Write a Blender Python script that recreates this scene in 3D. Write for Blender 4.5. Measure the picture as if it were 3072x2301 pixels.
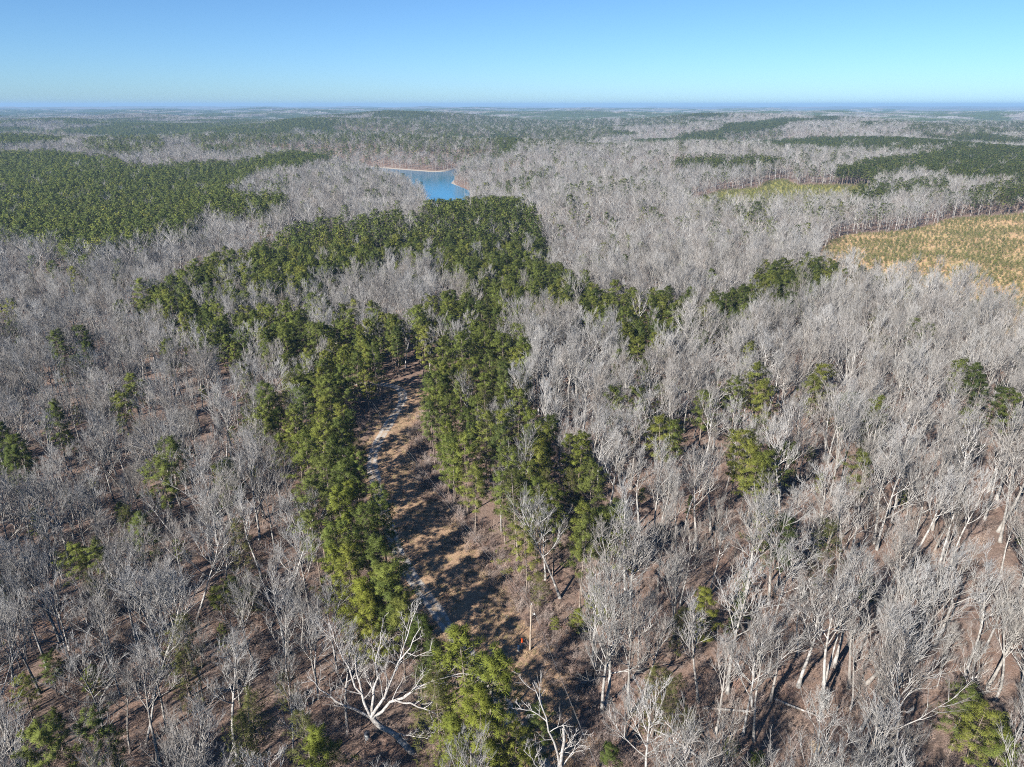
import bpy, math, random
import numpy as np

# ------------------------------------------------------------------ camera, sky, sun, exposure
scene = bpy.context.scene
for o in list(bpy.data.objects): bpy.data.objects.remove(o, do_unlink=True)
# --- camera and terrain (shared between the map tool and the scene) ---
CAM_Z = 90.0; FPX = 711.0; PITCH = math.radians(21.42)
LAKE_Z = -15.0
def ramp(r, a, b):
    t = np.clip((r - a) / (b - a), 0, 1); return t * t * (3 - 2 * t)
def waves(x, y, lam, seed, n=5):
    r = random.Random(seed); out = 0
    for i in range(n):
        a = r.uniform(0, math.tau); k = math.tau / (lam * r.uniform(0.6, 1.7)); p = r.uniform(0, math.tau)
        out = out + np.sin(k * (x * math.cos(a) + y * math.sin(a)) + p)
    return out / math.sqrt(n * 0.5) * 0.5
def seg_dist(x, y, pts, closed=True):
    d = np.full(np.shape(x), 1e9); n = len(pts)
    for i in range(n if closed else n - 1):
        ax, ay = pts[i]; bx, by = pts[(i + 1) % n]
        dx, dy = bx - ax, by - ay; L = dx * dx + dy * dy + 1e-9
        t = np.clip(((x - ax) * dx + (y - ay) * dy) / L, 0, 1)
        d = np.minimum(d, np.hypot(x - ax - t * dx, y - ay - t * dy))
    return d
def inside(x, y, pts):
    c = np.zeros(np.shape(x), bool); n = len(pts)
    for i in range(n):
        ax, ay = pts[i]; bx, by = pts[(i + 1) % n]
        if ay == by: continue
        c ^= ((ay > y) != (by > y)) & (x < (bx - ax) * (y - ay) / (by - ay) + ax)
    return c

SUN_AZ = math.radians(220.0)      # clockwise from +Y: behind the camera, to its left
SUN_EL = math.radians(33.0)
cam_data = bpy.data.cameras.new('camera'); cam = bpy.data.objects.new('camera', cam_data)
scene.collection.objects.link(cam); scene.camera = cam
cam.location = (0, 0, CAM_Z); cam.rotation_euler = (math.pi / 2 - PITCH, 0, 0)
cam_data.sensor_fit = 'HORIZONTAL'; cam_data.sensor_width = 36.0; cam_data.lens = 36.0 * FPX / 1024.0
cam_data.clip_start = 0.5; cam_data.clip_end = 90000
world = bpy.data.worlds.new('World'); scene.world = world; world.use_nodes = True
wn = world.node_tree.nodes; wl = world.node_tree.links; wn.clear()
sky = wn.new('ShaderNodeTexSky'); sky.sky_type = 'NISHITA'; sky.sun_disc = False
sky.sun_elevation = SUN_EL; sky.sun_rotation = SUN_AZ; sky.altitude = 200
sky.air_density = 0.7; sky.dust_density = 0.4; sky.ozone_density = 8.0
bg = wn.new('ShaderNodeBackground'); bg.inputs['Strength'].default_value = 0.075
wo = wn.new('ShaderNodeOutputWorld')
tint = wn.new('ShaderNodeMix'); tint.data_type = 'RGBA'; tint.blend_type = 'MULTIPLY'; tint.inputs[0].default_value = 1.0; tint.inputs[7].default_value = (.89, .99, .97, 1)
wl.new(sky.outputs[0], tint.inputs[6]); wl.new(tint.outputs[2], bg.inputs['Color']); wl.new(bg.outputs[0], wo.inputs['Surface'])
sun_data = bpy.data.lights.new('sun', 'SUN'); sun_data.energy = 5.0; sun_data.angle = math.radians(0.53)
sun_data.color = (1.0, 0.945, 0.86)
sun = bpy.data.objects.new('sun', sun_data); scene.collection.objects.link(sun)
to_sun = np.array([math.sin(SUN_AZ) * math.cos(SUN_EL), math.cos(SUN_AZ) * math.cos(SUN_EL), math.sin(SUN_EL)])
sun.rotation_euler = (math.pi / 2 - SUN_EL, 0, math.pi - SUN_AZ); sun.location = tuple(to_sun * 300)
scene.view_settings.view_transform = 'Standard'; scene.view_settings.look = 'None'
scene.view_settings.exposure = 1.0; scene.view_settings.gamma = 1.0; scene.view_settings.use_curve_mapping = False
cy = scene.cycles
cy.max_bounces = 4; cy.diffuse_bounces = 0; cy.glossy_bounces = 2; cy.transmission_bounces = 2
cy.volume_bounces = 0; cy.transparent_max_bounces = 4; cy.use_denoising = False
cy.caustics_reflective = False; cy.caustics_refractive = False
cy.filter_width = 1.0

# ------------------------------------------------------------------ helpers
def tag(o, label=None, cat=None, group=None, kind=None):
    if label: o['label'] = label
    if cat: o['category'] = cat
    if group: o['group'] = group
    if kind: o['kind'] = kind
    return o
def link(o, parent=None):
    scene.collection.objects.link(o)
    if parent is not None: o.parent = parent
    return o
def mesh_from(name, V, F, mats=(), mi=None, smooth=False, normals=None):
    V = np.asarray(V, np.float32).reshape(-1, 3); F = np.asarray(F, np.int32); k = F.shape[1]
    me = bpy.data.meshes.new(name)
    me.vertices.add(len(V)); me.vertices.foreach_set('co', V.ravel())
    me.loops.add(F.size); me.loops.foreach_set('vertex_index', F.ravel())
    me.polygons.add(len(F))
    me.polygons.foreach_set('loop_start', np.arange(0, F.size, k, dtype=np.int32))
    me.polygons.foreach_set('loop_total', np.full(len(F), k, np.int32))
    for m in mats: me.materials.append(m)
    if mi is not None: me.polygons.foreach_set('material_index', np.asarray(mi, np.int32))
    me.polygons.foreach_set('use_smooth', np.full(len(F), smooth))
    me.update(calc_edges=True); me.validate()
    if normals is not None: me.normals_split_custom_set_from_vertices(np.asarray(normals, float).tolist())
    return me
def join(parts):
    Vs, Fs, off = [], [], 0
    for V, F in parts:
        Vs.append(V); Fs.append(F + off); off += len(V)
    return np.concatenate(Vs), np.concatenate(Fs)
def unit(a): return a / (np.linalg.norm(a, axis=-1, keepdims=True) + 1e-9)
def tubes(P, R, sides=4):
    """P (B,K,3), R (B,K): B tapered tubes, triangulated"""
    P = np.asarray(P, float); R = np.asarray(R, float); B, K, _ = P.shape
    T = np.empty_like(P); T[:, 1:-1] = P[:, 2:] - P[:, :-2]; T[:, 0] = P[:, 1] - P[:, 0]; T[:, -1] = P[:, -1] - P[:, -2]
    T = unit(T)
    ref = np.where(np.abs(T[:, :1, 2:3]) > 0.8, np.array([1., 0, 0]), np.array([0, 0, 1.]))
    N = unit(np.cross(T, ref + 0 * T)); Bn = np.cross(T, N)
    a = np.arange(sides) * math.tau / sides
    V = P[:, :, None] + R[:, :, None, None] * (np.cos(a)[None, None, :, None] * N[:, :, None] + np.sin(a)[None, None, :, None] * Bn[:, :, None])
    V = V.reshape(-1, 3)
    b = np.arange(B)[:, None, None] * K * sides; k = np.arange(K - 1)[None, :, None] * sides; s = np.arange(sides)[None, None]
    i0 = (b + k + s).ravel(); i1 = (b + k + (s + 1) % sides).ravel()
    return V, np.concatenate([np.stack([i0, i1, i1 + sides], 1), np.stack([i0, i1 + sides, i0 + sides], 1)])
def spikes(P, D, L, r):
    """thin three-sided twigs"""
    n = len(P); D = unit(D); ref = np.where(np.abs(D[:, 2:3]) > 0.8, np.array([1., 0, 0]), np.array([0, 0, 1.]))
    N = unit(np.cross(D, ref)); B = np.cross(D, N); r = np.broadcast_to(r, (n,))[:, None]
    ring = [P + r * (math.cos(a) * N + math.sin(a) * B) for a in (0, math.tau / 3, 2 * math.tau / 3)]
    V = np.stack(ring + [P + D * np.broadcast_to(L, (n,))[:, None]], 1).reshape(-1, 3)
    i = np.arange(n)[:, None] * 4
    return V, np.concatenate([i + [0, 1, 3], i + [1, 2, 3], i + [2, 0, 3]])
def grow(rng, P0, D0, L, K, wander, up):
    B = len(P0); P = np.empty((B, K, 3)); P[:, 0] = P0; D = unit(D0); st = (np.broadcast_to(L, (B,)) / (K - 1))[:, None]
    for k in range(1, K):
        D = unit(D + rng.normal(0, wander, (B, 3)) + np.array([0, 0, up])); P[:, k] = P[:, k - 1] + D * st
    return P
def sprout(rng, P, L, m, t0, t1, a0, a1, f0, f1, up=0.15):
    """m children on each parent polyline: start points, directions, lengths and parent position"""
    B, K, _ = P.shape
    t = t0 + (t1 - t0) * (np.arange(m)[None] + rng.random((B, m))) / m
    s = t * (K - 1); i = np.clip(s.astype(int), 0, K - 2); w = (s - i)[..., None]; b = np.arange(B)[:, None]
    S = P[b, i] * (1 - w) + P[b, i + 1] * w; D = unit(P[b, i + 1] - P[b, i])
    X = unit(np.cross(D, rng.normal(0, 1, D.shape)))
    a = np.radians(rng.uniform(a0, a1, (B, m)))[..., None]
    C = D * np.cos(a) + X * np.sin(a) + np.array([0, 0, up])
    ln = np.broadcast_to(L, (B,))[:, None] * rng.uniform(f0, f1, (B, m)) * (1.15 - 0.6 * t)
    return S.reshape(-1, 3), unit(C).reshape(-1, 3), ln.ravel(), t.ravel()
def blades(rng, C, n, rad, wid, squash=0.75, out=None, axis=None):
    """needle tufts: n blades out of each clump centre C; rad = reach"""
    B = len(C); d = rng.normal(0, 1, (B, n, 3)); d[..., 2] = d[..., 2] * squash + 0.25
    if out is not None: d += out[:, None] * 0.7
    d = unit(d); rad = np.broadcast_to(rad, (B,))[:, None, None]
    q0 = rng.uniform(0.1, 0.6, (B, n, 1)) * rad; q1 = q0 + rng.uniform(0.4, 0.75, (B, n, 1)) * rad * 0.75
    side = unit(np.cross(d, rng.normal(0, 1, d.shape))) * (wid * rng.uniform(0.6, 1.3, (B, n, 1)))
    a = C[:, None] + d * q0
    V = np.stack([a - side, a + side, C[:, None] + d * q1 + rng.normal(0, 0.06, d.shape) * rad], 2).reshape(-1, 3)
    nrm = d + np.array([0, 0, .25])
    if axis is not None: nrm = nrm + .7 * unit((C - axis) * np.array([1, 1, .6]))[:, None]
    nrm = unit(nrm); gn = np.cross(2 * side, V.reshape(B, n, 3, 3)[:, :, 2] - a); flip = ((gn * nrm).sum(-1) < 0).ravel()
    F = np.arange(len(V)).reshape(-1, 3); F[flip] = F[flip][:, [1, 0, 2]]      # every blade faces out of its tuft
    return V, F, np.repeat(nrm.reshape(-1, 3), 3, 0)

# ------------------------------------------------------------------ materials
def material(name, rough=0.9, spec=0.2):
    m = bpy.data.materials.new(name); m.use_nodes = True; nt = m.node_tree; b = nt.nodes['Principled BSDF']
    b.inputs['Roughness'].default_value = rough; b.inputs['Specular IOR Level'].default_value = spec
    return m, nt, b
def nd(nt, t, **k):
    n = nt.nodes.new(t)
    for a, v in k.items(): setattr(n, a, v)
    return n
def noise(nt, vec, scale, detail=4, rough=0.6, lo=None, hi=None):
    n = nd(nt, 'ShaderNodeTexNoise'); n.inputs['Scale'].default_value = scale; n.inputs['Detail'].default_value = detail; n.inputs['Roughness'].default_value = rough
    nt.links.new(vec, n.inputs['Vector']); out = n.outputs['Fac']
    if lo is not None:
        r = nd(nt, 'ShaderNodeMapRange'); r.inputs[1].default_value = lo; r.inputs[2].default_value = hi; r.interpolation_type = 'SMOOTHSTEP'
        nt.links.new(out, r.inputs[0]); out = r.outputs[0]
    return out
def mix(nt, fac, a, b):
    n = nd(nt, 'ShaderNodeMix', data_type='RGBA')
    for sock, v in ((n.inputs[0], fac), (n.inputs[6], a), (n.inputs[7], b)):
        if isinstance(v, (tuple, list)): sock.default_value = (*v, 1)
        elif isinstance(v, float): sock.default_value = v
        else: nt.links.new(v, sock)
    return n.outputs[2]
def varied(name, cols, rough=0.9, spec=0.15, scale=0.0, dark=None, translucent=0.0):
    """colour drawn per object from cols, with a little grain"""
    m, nt, b = material(name, rough, spec)
    oi = nd(nt, 'ShaderNodeObjectInfo'); cr = nd(nt, 'ShaderNodeValToRGB'); el = cr.color_ramp.elements
    el[0].position = 0; el[0].color = (*cols[0], 1); el[1].position = 1; el[1].color = (*cols[-1], 1)
    for i, c in enumerate(cols[1:-1]): e = el.new((i + 1) / (len(cols) - 1)); e.color = (*c, 1)
    nt.links.new(oi.outputs['Random'], cr.inputs[0]); col = cr.outputs[0]
    if scale:
        tc = nd(nt, 'ShaderNodeTexCoord'); f = noise(nt, tc.outputs['Object'], scale, 3, 0.6, 0.35, 0.65)
        col = mix(nt, f, col, dark if dark else tuple(c * 0.6 for c in cols[0]))
    nt.links.new(col, b.inputs['Base Color'])
    if translucent:
        tr = nd(nt, 'ShaderNodeBsdfTranslucent'); ms = nd(nt, 'ShaderNodeMixShader'); ms.inputs[0].default_value = translucent
        out = nt.nodes['Material Output']; nt.links.new(col, tr.inputs['Color'])
        nt.links.new(b.outputs[0], ms.inputs[1]); nt.links.new(tr.outputs[0], ms.inputs[2]); nt.links.new(ms.outputs[0], out.inputs['Surface'])
    return m
M_BARK = varied('pale_bark', [(.50, .485, .465), (.38, .36, .335), (.56, .545, .53), (.43, .41, .385), (.30, .27, .245), (.53, .515, .50)], scale=1.3, dark=(.25, .23, .21))
M_TWIG = varied('twigs', [(.325, .32, .315), (.205, .195, .18), (.39, .385, .38), (.23, .20, .175), (.345, .34, .335), (.23, .225, .22), (.18, .155, .135), (.37, .365, .355)])
M_PBARK = varied('pine_bark', [(.27, .21, .17), (.35, .30, .26), (.22, .17, .14)], scale=1.5)
M_NEED = {'p': varied('pine_needles', [(.215, .240, .050), (.160, .200, .048), (.245, .258, .054), (.120, .155, .048), (.195, .235, .050), (.140, .165, .045)], translucent=.2),
          'd': varied('dark_pine_needles', [(.105, .140, .036), (.125, .155, .040), (.090, .122, .036)], translucent=.2),
          'y': varied('yellow_green_needles', [(.225, .250, .042), (.200, .235, .044), (.235, .245, .050)], translucent=.22),
          'o': varied('olive_needles', [(.150, .155, .045), (.125, .135, .045), (.165, .160, .052)], translucent=.2)}
M_DEAD = varied('bleached_wood', [(.50, .48, .46), (.46, .44, .42)], scale=2.4, dark=(.26, .24, .225))
M_BRUSH = varied('brush_stems', [(.30, .22, .195), (.38, .32, .29), (.24, .18, .16), (.42, .32, .26), (.30, .19, .15), (.34, .30, .28)])
M_GRASS = varied('dry_grass', [(.46, .34, .20), (.40, .30, .19), (.36, .24, .16), (.33, .32, .13)])
M_SAPLING = varied('sapling_needles', [(.15, .165, .05), (.11, .14, .045), (.19, .185, .06), (.09, .115, .04)], translucent=.2)

def ground_material():
    m, nt, b = material('ground_soil', 0.95, 0.1)
    geo = nd(nt, 'ShaderNodeNewGeometry'); pos = geo.outputs['Position']
    at = nd(nt, 'ShaderNodeVertexColor'); at.layer_name = 'zone'; sp = nd(nt, 'ShaderNodeSeparateColor'); nt.links.new(at.outputs['Color'], sp.inputs[0])
    f1 = noise(nt, pos, 0.09, 6, 0.65, 0.38, 0.62); f2 = noise(nt, pos, 0.9, 6, 0.7, 0.35, 0.65); f3 = noise(nt, pos, 5.0, 3, 0.7, 0.35, 0.7)
    lit = mix(nt, f1, (.265, .165, .125), (.205, .160, .130)); lit = mix(nt, f2, lit, (.34, .245, .20)); lit = mix(nt, f3, lit, (.12, .085, .068))
    g1 = noise(nt, pos, 0.035, 4, 0.6, 0.42, 0.58); g2 = noise(nt, pos, 0.5, 5, 0.7, 0.35, 0.65)
    fld = mix(nt, g1, (.60, .40, .185), (.47, .38, .15)); fld = mix(nt, g2, fld, (.58, .355, .225))
    gl = mix(nt, g2, (.25, .28, .055), (.40, .32, .13))
    # beyond the built trees the ground is woodland canopy too small to tell apart
    h1 = noise(nt, pos, 0.0016, 5, 0.6, 0.45, 0.55); h2 = noise(nt, pos, 0.02, 5, 0.8, 0.3, 0.7)
    can = mix(nt, h1, (.235, .205, .20), (.055, .085, .035)); can = mix(nt, h2, can, (.13, .125, .105))
    col = mix(nt, sp.outputs[0], lit, fld); col = mix(nt, sp.outputs[1], col, gl); col = mix(nt, sp.outputs[2], col, can)
    nt.links.new(col, b.inputs['Base Color'])
    bp = nd(nt, 'ShaderNodeBump'); bp.inputs['Strength'].default_value = 0.6; bp.inputs['Distance'].default_value = 0.25
    nt.links.new(noise(nt, pos, 2.5, 5, 0.7), bp.inputs['Height']); nt.links.new(bp.outputs[0], b.inputs['Normal'])
    return m
def verge_material():
    m, nt, b = material('dry_verge', 0.95, 0.1); geo = nd(nt, 'ShaderNodeNewGeometry'); pos = geo.outputs['Position']
    a = noise(nt, pos, 0.16, 5, 0.6, 0.4, 0.6); c = noise(nt, pos, 1.3, 5, 0.7, 0.35, 0.65); d = noise(nt, pos, 6, 3, 0.7, 0.4, 0.7)
    col = mix(nt, a, (.45, .285, .185), (.35, .215, .155)); col = mix(nt, c, col, (.50, .345, .215)); col = mix(nt, d, col, (.20, .145, .10))
    nt.links.new(col, b.inputs['Base Color'])
    bp = nd(nt, 'ShaderNodeBump'); bp.inputs['Strength'].default_value = 0.8; bp.inputs['Distance'].default_value = 0.2
    nt.links.new(noise(nt, pos, 4, 5, 0.7), bp.inputs['Height']); nt.links.new(bp.outputs[0], b.inputs['Normal'])
    return m
def track_material():
    m, nt, b = material('gravel_track', 0.9, 0.2); geo = nd(nt, 'ShaderNodeNewGeometry'); pos = geo.outputs['Position']
    at = nd(nt, 'ShaderNodeVertexColor'); at.layer_name = 'zone'; sp = nd(nt, 'ShaderNodeSeparateColor'); nt.links.new(at.outputs['Color'], sp.inputs[0])
    c = noise(nt, pos, 1.1, 5, 0.7, 0.35, 0.65); d = noise(nt, pos, 9, 3, 0.7, 0.35, 0.7)
    col = mix(nt, c, (.46, .44, .41), (.36, .32, .28)); col = mix(nt, d, col, (.52, .50, .47)); col = mix(nt, sp.outputs[0], col, (.36, .26, .17)); e = noise(nt, pos, .45, 5, .7, .46, .62); col = mix(nt, e, col, (.40, .29, .19))
    nt.links.new(col, b.inputs['Base Color'])
    bp = nd(nt, 'ShaderNodeBump'); bp.inputs['Strength'].default_value = 0.5; bp.inputs['Distance'].default_value = 0.075
    nt.links.new(noise(nt, pos, 8, 4, 0.7), bp.inputs['Height']); nt.links.new(bp.outputs[0], b.inputs['Normal'])
    return m
def plain(name, col, rough=0.7, grain=0.0, dark=None):
    m, nt, b = material(name, rough, 0.3); b.inputs['Base Color'].default_value = (*col, 1)
    if grain:
        tc = nd(nt, 'ShaderNodeTexCoord'); f = noise(nt, tc.outputs['Object'], grain, 4, 0.6, 0.35, 0.65)
        nt.links.new(mix(nt, f, col, dark or tuple(c * .7 for c in col)), b.inputs['Base Color'])
    return m
def water_material():
    m, nt, b = material('lake_water', 0.07, 0.5); b.inputs['Base Color'].default_value = (.015, .17, .31, 1); b.inputs['IOR'].default_value = 1.33
    geo = nd(nt, 'ShaderNodeNewGeometry'); bp = nd(nt, 'ShaderNodeBump'); bp.inputs['Strength'].default_value = 0.35; bp.inputs['Distance'].default_value = 0.15
    nt.links.new(noise(nt, geo.outputs['Position'], 0.6, 4, 0.6), bp.inputs['Height']); nt.links.new(bp.outputs[0], b.inputs['Normal'])
    return m

# ------------------------------------------------------------------ the lie of the land (metres; camera over the origin, looking along +Y)
LAKE = [(-71.1, 632.9), (-55.4, 663.7), (-43.5, 728.8), (-57.0, 958.7), (-86.2, 1052.8), (-90.0, 1166.4), (-85.3, 1287.0), (-99.2, 1311.2), (-111.9, 1241.3), (-136.3, 1236.9), (-162.4, 1259.2), (-198.0, 1287.0), (-241.2, 1326.1), (-314.9, 1378.2), (-456.2, 1446.3), (-573.6, 1470.5), (-646.9, 1470.5), (-616.8, 1400.2), (-473.4, 1389.1), (-336.5, 1326.1), (-253.4, 1241.3), (-175.3, 1058.4), (-129.0, 942.6), (-106.1, 872.9), (-84.3, 734.8)]
PINE_ZONES = [(0.96, [(-841.0, 1160.5), (-702.7, 1147.8), (-563.5, 1057.5), (-516.7, 972.6), (-444.3, 915.0), (-419.2, 978.3), (-357.1, 1050.0), (-347.7, 1375.8), (-279.1, 1135.9), (-249.9, 856.1), (-286.5, 835.3), (-246.5, 665.7), (-248.8, 626.9), (-195.5, 547.8), (-181.8, 577.0), (-156.8, 510.5), (-171.2, 489.4), (-190.1, 497.8), (-218.7, 512.5), (-212.4, 480.9), (-201.8, 455.5), (-216.2, 435.4), (-218.0, 415.6), (-228.3, 404.3), (-233.8, 385.8), (-259.4, 407.4), (-284.5, 430.8), (-326.7, 456.5), (-352.6, 468.1)]), (0.75, [(-754.3, 1318.9), (-1205.9, 2313.1), (-738.2, 1584.5), (-545.8, 1179.3), (-563.9, 1125.9), (-641.8, 1140.5)]), (0.7, [(-685.0, 1597.0), (-769.3, 2062.4), (-445.4, 1584.9), (-409.8, 1446.7), (-417.1, 1145.9), (-503.3, 1201.3)]), (0.6, [(-638.4, 2136.3), (-285.9, 2257.3), (-160.4, 1393.1), (-307.3, 1431.6), (-420.9, 1489.6)]), (0.55, [(-437.3, 1516.7), (-204.2, 1607.5), (-61.7, 2175.7), (3.2, 1275.0), (-35.3, 1232.4), (-121.5, 1338.5), (-263.6, 1386.1), (-370.7, 1398.6)]), (0.7, [(-642.7, 2724.9), (-402.3, 3199.1), (322.9, 5637.7), (448.8, 3277.3), (279.1, 2116.4), (119.3, 1554.7), (11.6, 1334.9), (5.5, 2242.4), (-277.2, 2185.7), (-400.2, 2275.9), (-543.6, 2292.9)]), (0.7, [(673.2, 4926.2), (722.6, 3001.4), (550.6, 2402.3), (449.4, 3137.6)]), (0.9, [(-68.8, 2436.8), (19.4, 2243.9), (6.7, 1193.2), (-21.4, 1329.7)]), (0.92, [(218.7, 1019.6), (288.1, 1018.7), (364.8, 1002.6), (346.5, 949.5), (269.5, 949.0), (213.9, 966.1)]), (0.96, [(389.2, 895.2), (490.9, 1017.2), (636.0, 1144.5), (1065.0, 1528.9), (552.1, 758.9), (534.2, 789.9), (492.5, 794.9), (500.6, 835.2), (498.6, 900.5), (447.7, 865.9), (369.2, 787.1), (360.5, 813.1)]), (0.8, [(341.9, 736.4), (396.7, 792.6), (405.4, 770.3), (454.8, 807.9), (476.6, 806.0), (413.3, 697.9), (379.8, 701.5), (325.2, 660.3), (305.1, 662.4)]), (0.8, [(419.5, 678.4), (489.6, 750.2), (546.4, 771.2), (461.3, 639.3), (399.4, 630.7)]), (0.45, [(-13.2, 802.2), (13.1, 870.9), (42.6, 919.3), (44.4, 841.4), (20.4, 732.2), (-2.8, 732.0)]), (0.45, [(181.2, 585.7), (213.9, 604.8), (163.7, 439.8), (140.5, 429.4)]), (0.6, [(1590.0, 2905.6), (3166.0, 4612.1), (1434.7, 2075.9), (1075.5, 1848.9), (1047.3, 2020.5)]), (0.5, [(596.4, 2136.5), (758.6, 2114.9), (647.7, 1795.7), (499.4, 1740.7)]), (0.86, [(-141.3, 430.2), (-119.2, 455.4), (-90.7, 461.0), (-61.0, 460.7), (-50.0, 741.5), (-11.3, 679.5), (18.8, 455.2), (17.6, 389.0), (21.1, 340.2), (39.2, 302.6), (65.0, 281.0), (85.5, 273.3), (80.1, 260.5), (64.2, 252.5), (54.6, 239.1), (45.0, 221.8), (36.9, 229.3), (33.1, 251.0), (17.1, 268.7), (2.4, 250.4), (-9.7, 255.6), (-24.0, 240.7), (-36.5, 248.6), (-42.5, 266.8), (-20.5, 287.8), (-21.0, 330.9), (-50.7, 375.1), (-66.2, 364.6), (-78.4, 342.9), (-82.8, 305.7), (-96.8, 297.9), (-112.9, 286.9), (-119.5, 269.7), (-128.7, 253.9), (-146.1, 270.0), (-160.2, 297.2), (-153.7, 304.6), (-153.7, 339.1), (-146.5, 388.7)]), (0.82, [(-121.7, 247.7), (-113.2, 262.9), (-99.2, 268.9), (-76.0, 278.2), (-55.2, 266.9), (-41.6, 248.5), (-36.3, 222.9), (-34.6, 201.6), (-43.1, 194.5), (-53.4, 210.3), (-70.9, 225.8), (-84.3, 223.9), (-108.4, 233.8)]), (0.76, [(-69.1, 213.4), (-55.0, 217.1), (-47.2, 200.9), (-49.0, 186.8), (-39.3, 162.1), (-33.6, 144.8), (-21.8, 112.6), (-18.0, 100.5), (-16.5, 95.2), (-22.0, 95.8), (-33.6, 105.7), (-44.2, 128.9), (-56.3, 152.5), (-72.1, 175.1), (-74.8, 194.8)]), (0.8, [(-32.4, 216.7), (-22.7, 225.9), (-9.6, 253.0), (0.7, 247.8), (6.5, 212.8), (4.4, 182.2), (10.8, 159.2), (20.4, 152.1), (19.8, 128.9), (21.0, 117.0), (16.5, 109.6), (7.6, 102.9), (3.5, 100.4), (1.2, 112.5), (-3.5, 128.7), (-11.0, 140.3), (-18.9, 146.8), (-24.1, 149.1), (-27.1, 176.0)]), (0.85, [(62.6, 287.9), (80.7, 291.1), (97.3, 294.5), (96.0, 266.1), (82.6, 251.2), (60.8, 252.8)]), (0.85, [(119.2, 337.7), (136.1, 347.4), (151.7, 358.2), (156.9, 327.1), (139.5, 301.2), (127.0, 289.9), (106.6, 265.6), (99.5, 265.9), (96.2, 290.8)])]
FIELD = [(165.0, 393.5), (230.0, 514.7), (256.2, 547.5), (312.7, 574.2), (358.6, 610.1), (384.7, 635.4), (425.4, 648.7), (468.0, 661.6), (516.2, 660.0), (233.0, 278.5), (206.0, 279.2), (203.0, 302.2), (196.6, 311.9), (185.9, 318.6), (178.8, 325.4), (166.7, 341.2)]
GLADE = [(183.6, 774.3), (246.9, 860.4), (294.3, 872.9), (320.4, 919.1), (341.6, 930.3), (341.4, 881.9), (422.3, 876.3), (389.4, 776.4), (315.0, 696.8), (261.2, 671.1), (204.7, 653.0), (160.8, 642.8)]
BARE_GAPS = []
ROAD = [(8.4, 68.7), (4.0, 76.3), (0.3, 84.2), (-3.9, 92.0), (-10.1, 102.2), (-14.7, 111.0), (-20.5, 120.2), (-26.1, 133.2), (-32.1, 149.8), (-37.4, 167.9), (-38.6, 181.2), (-37.0, 195.9), (-35.5, 206.7), (-35.9, 217.8), (-38.6, 226.1), (-49.0, 229.1), (-64.7, 227.7)]
VERGE = [(14.1, 68.7), (12.4, 76.3), (11.5, 84.2), (10.0, 92.8), (7.1, 103.9), (2.2, 113.0), (-3.0, 123.2), (-10.0, 136.7), (-16.9, 149.6), (-22.3, 164.8), (-25.5, 181.3), (-25.7, 195.5), (-24.8, 208.0), (-25.7, 219.8), (-30.1, 229.2), (-49.8, 233.5), (-65.8, 232.0)]
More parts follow.
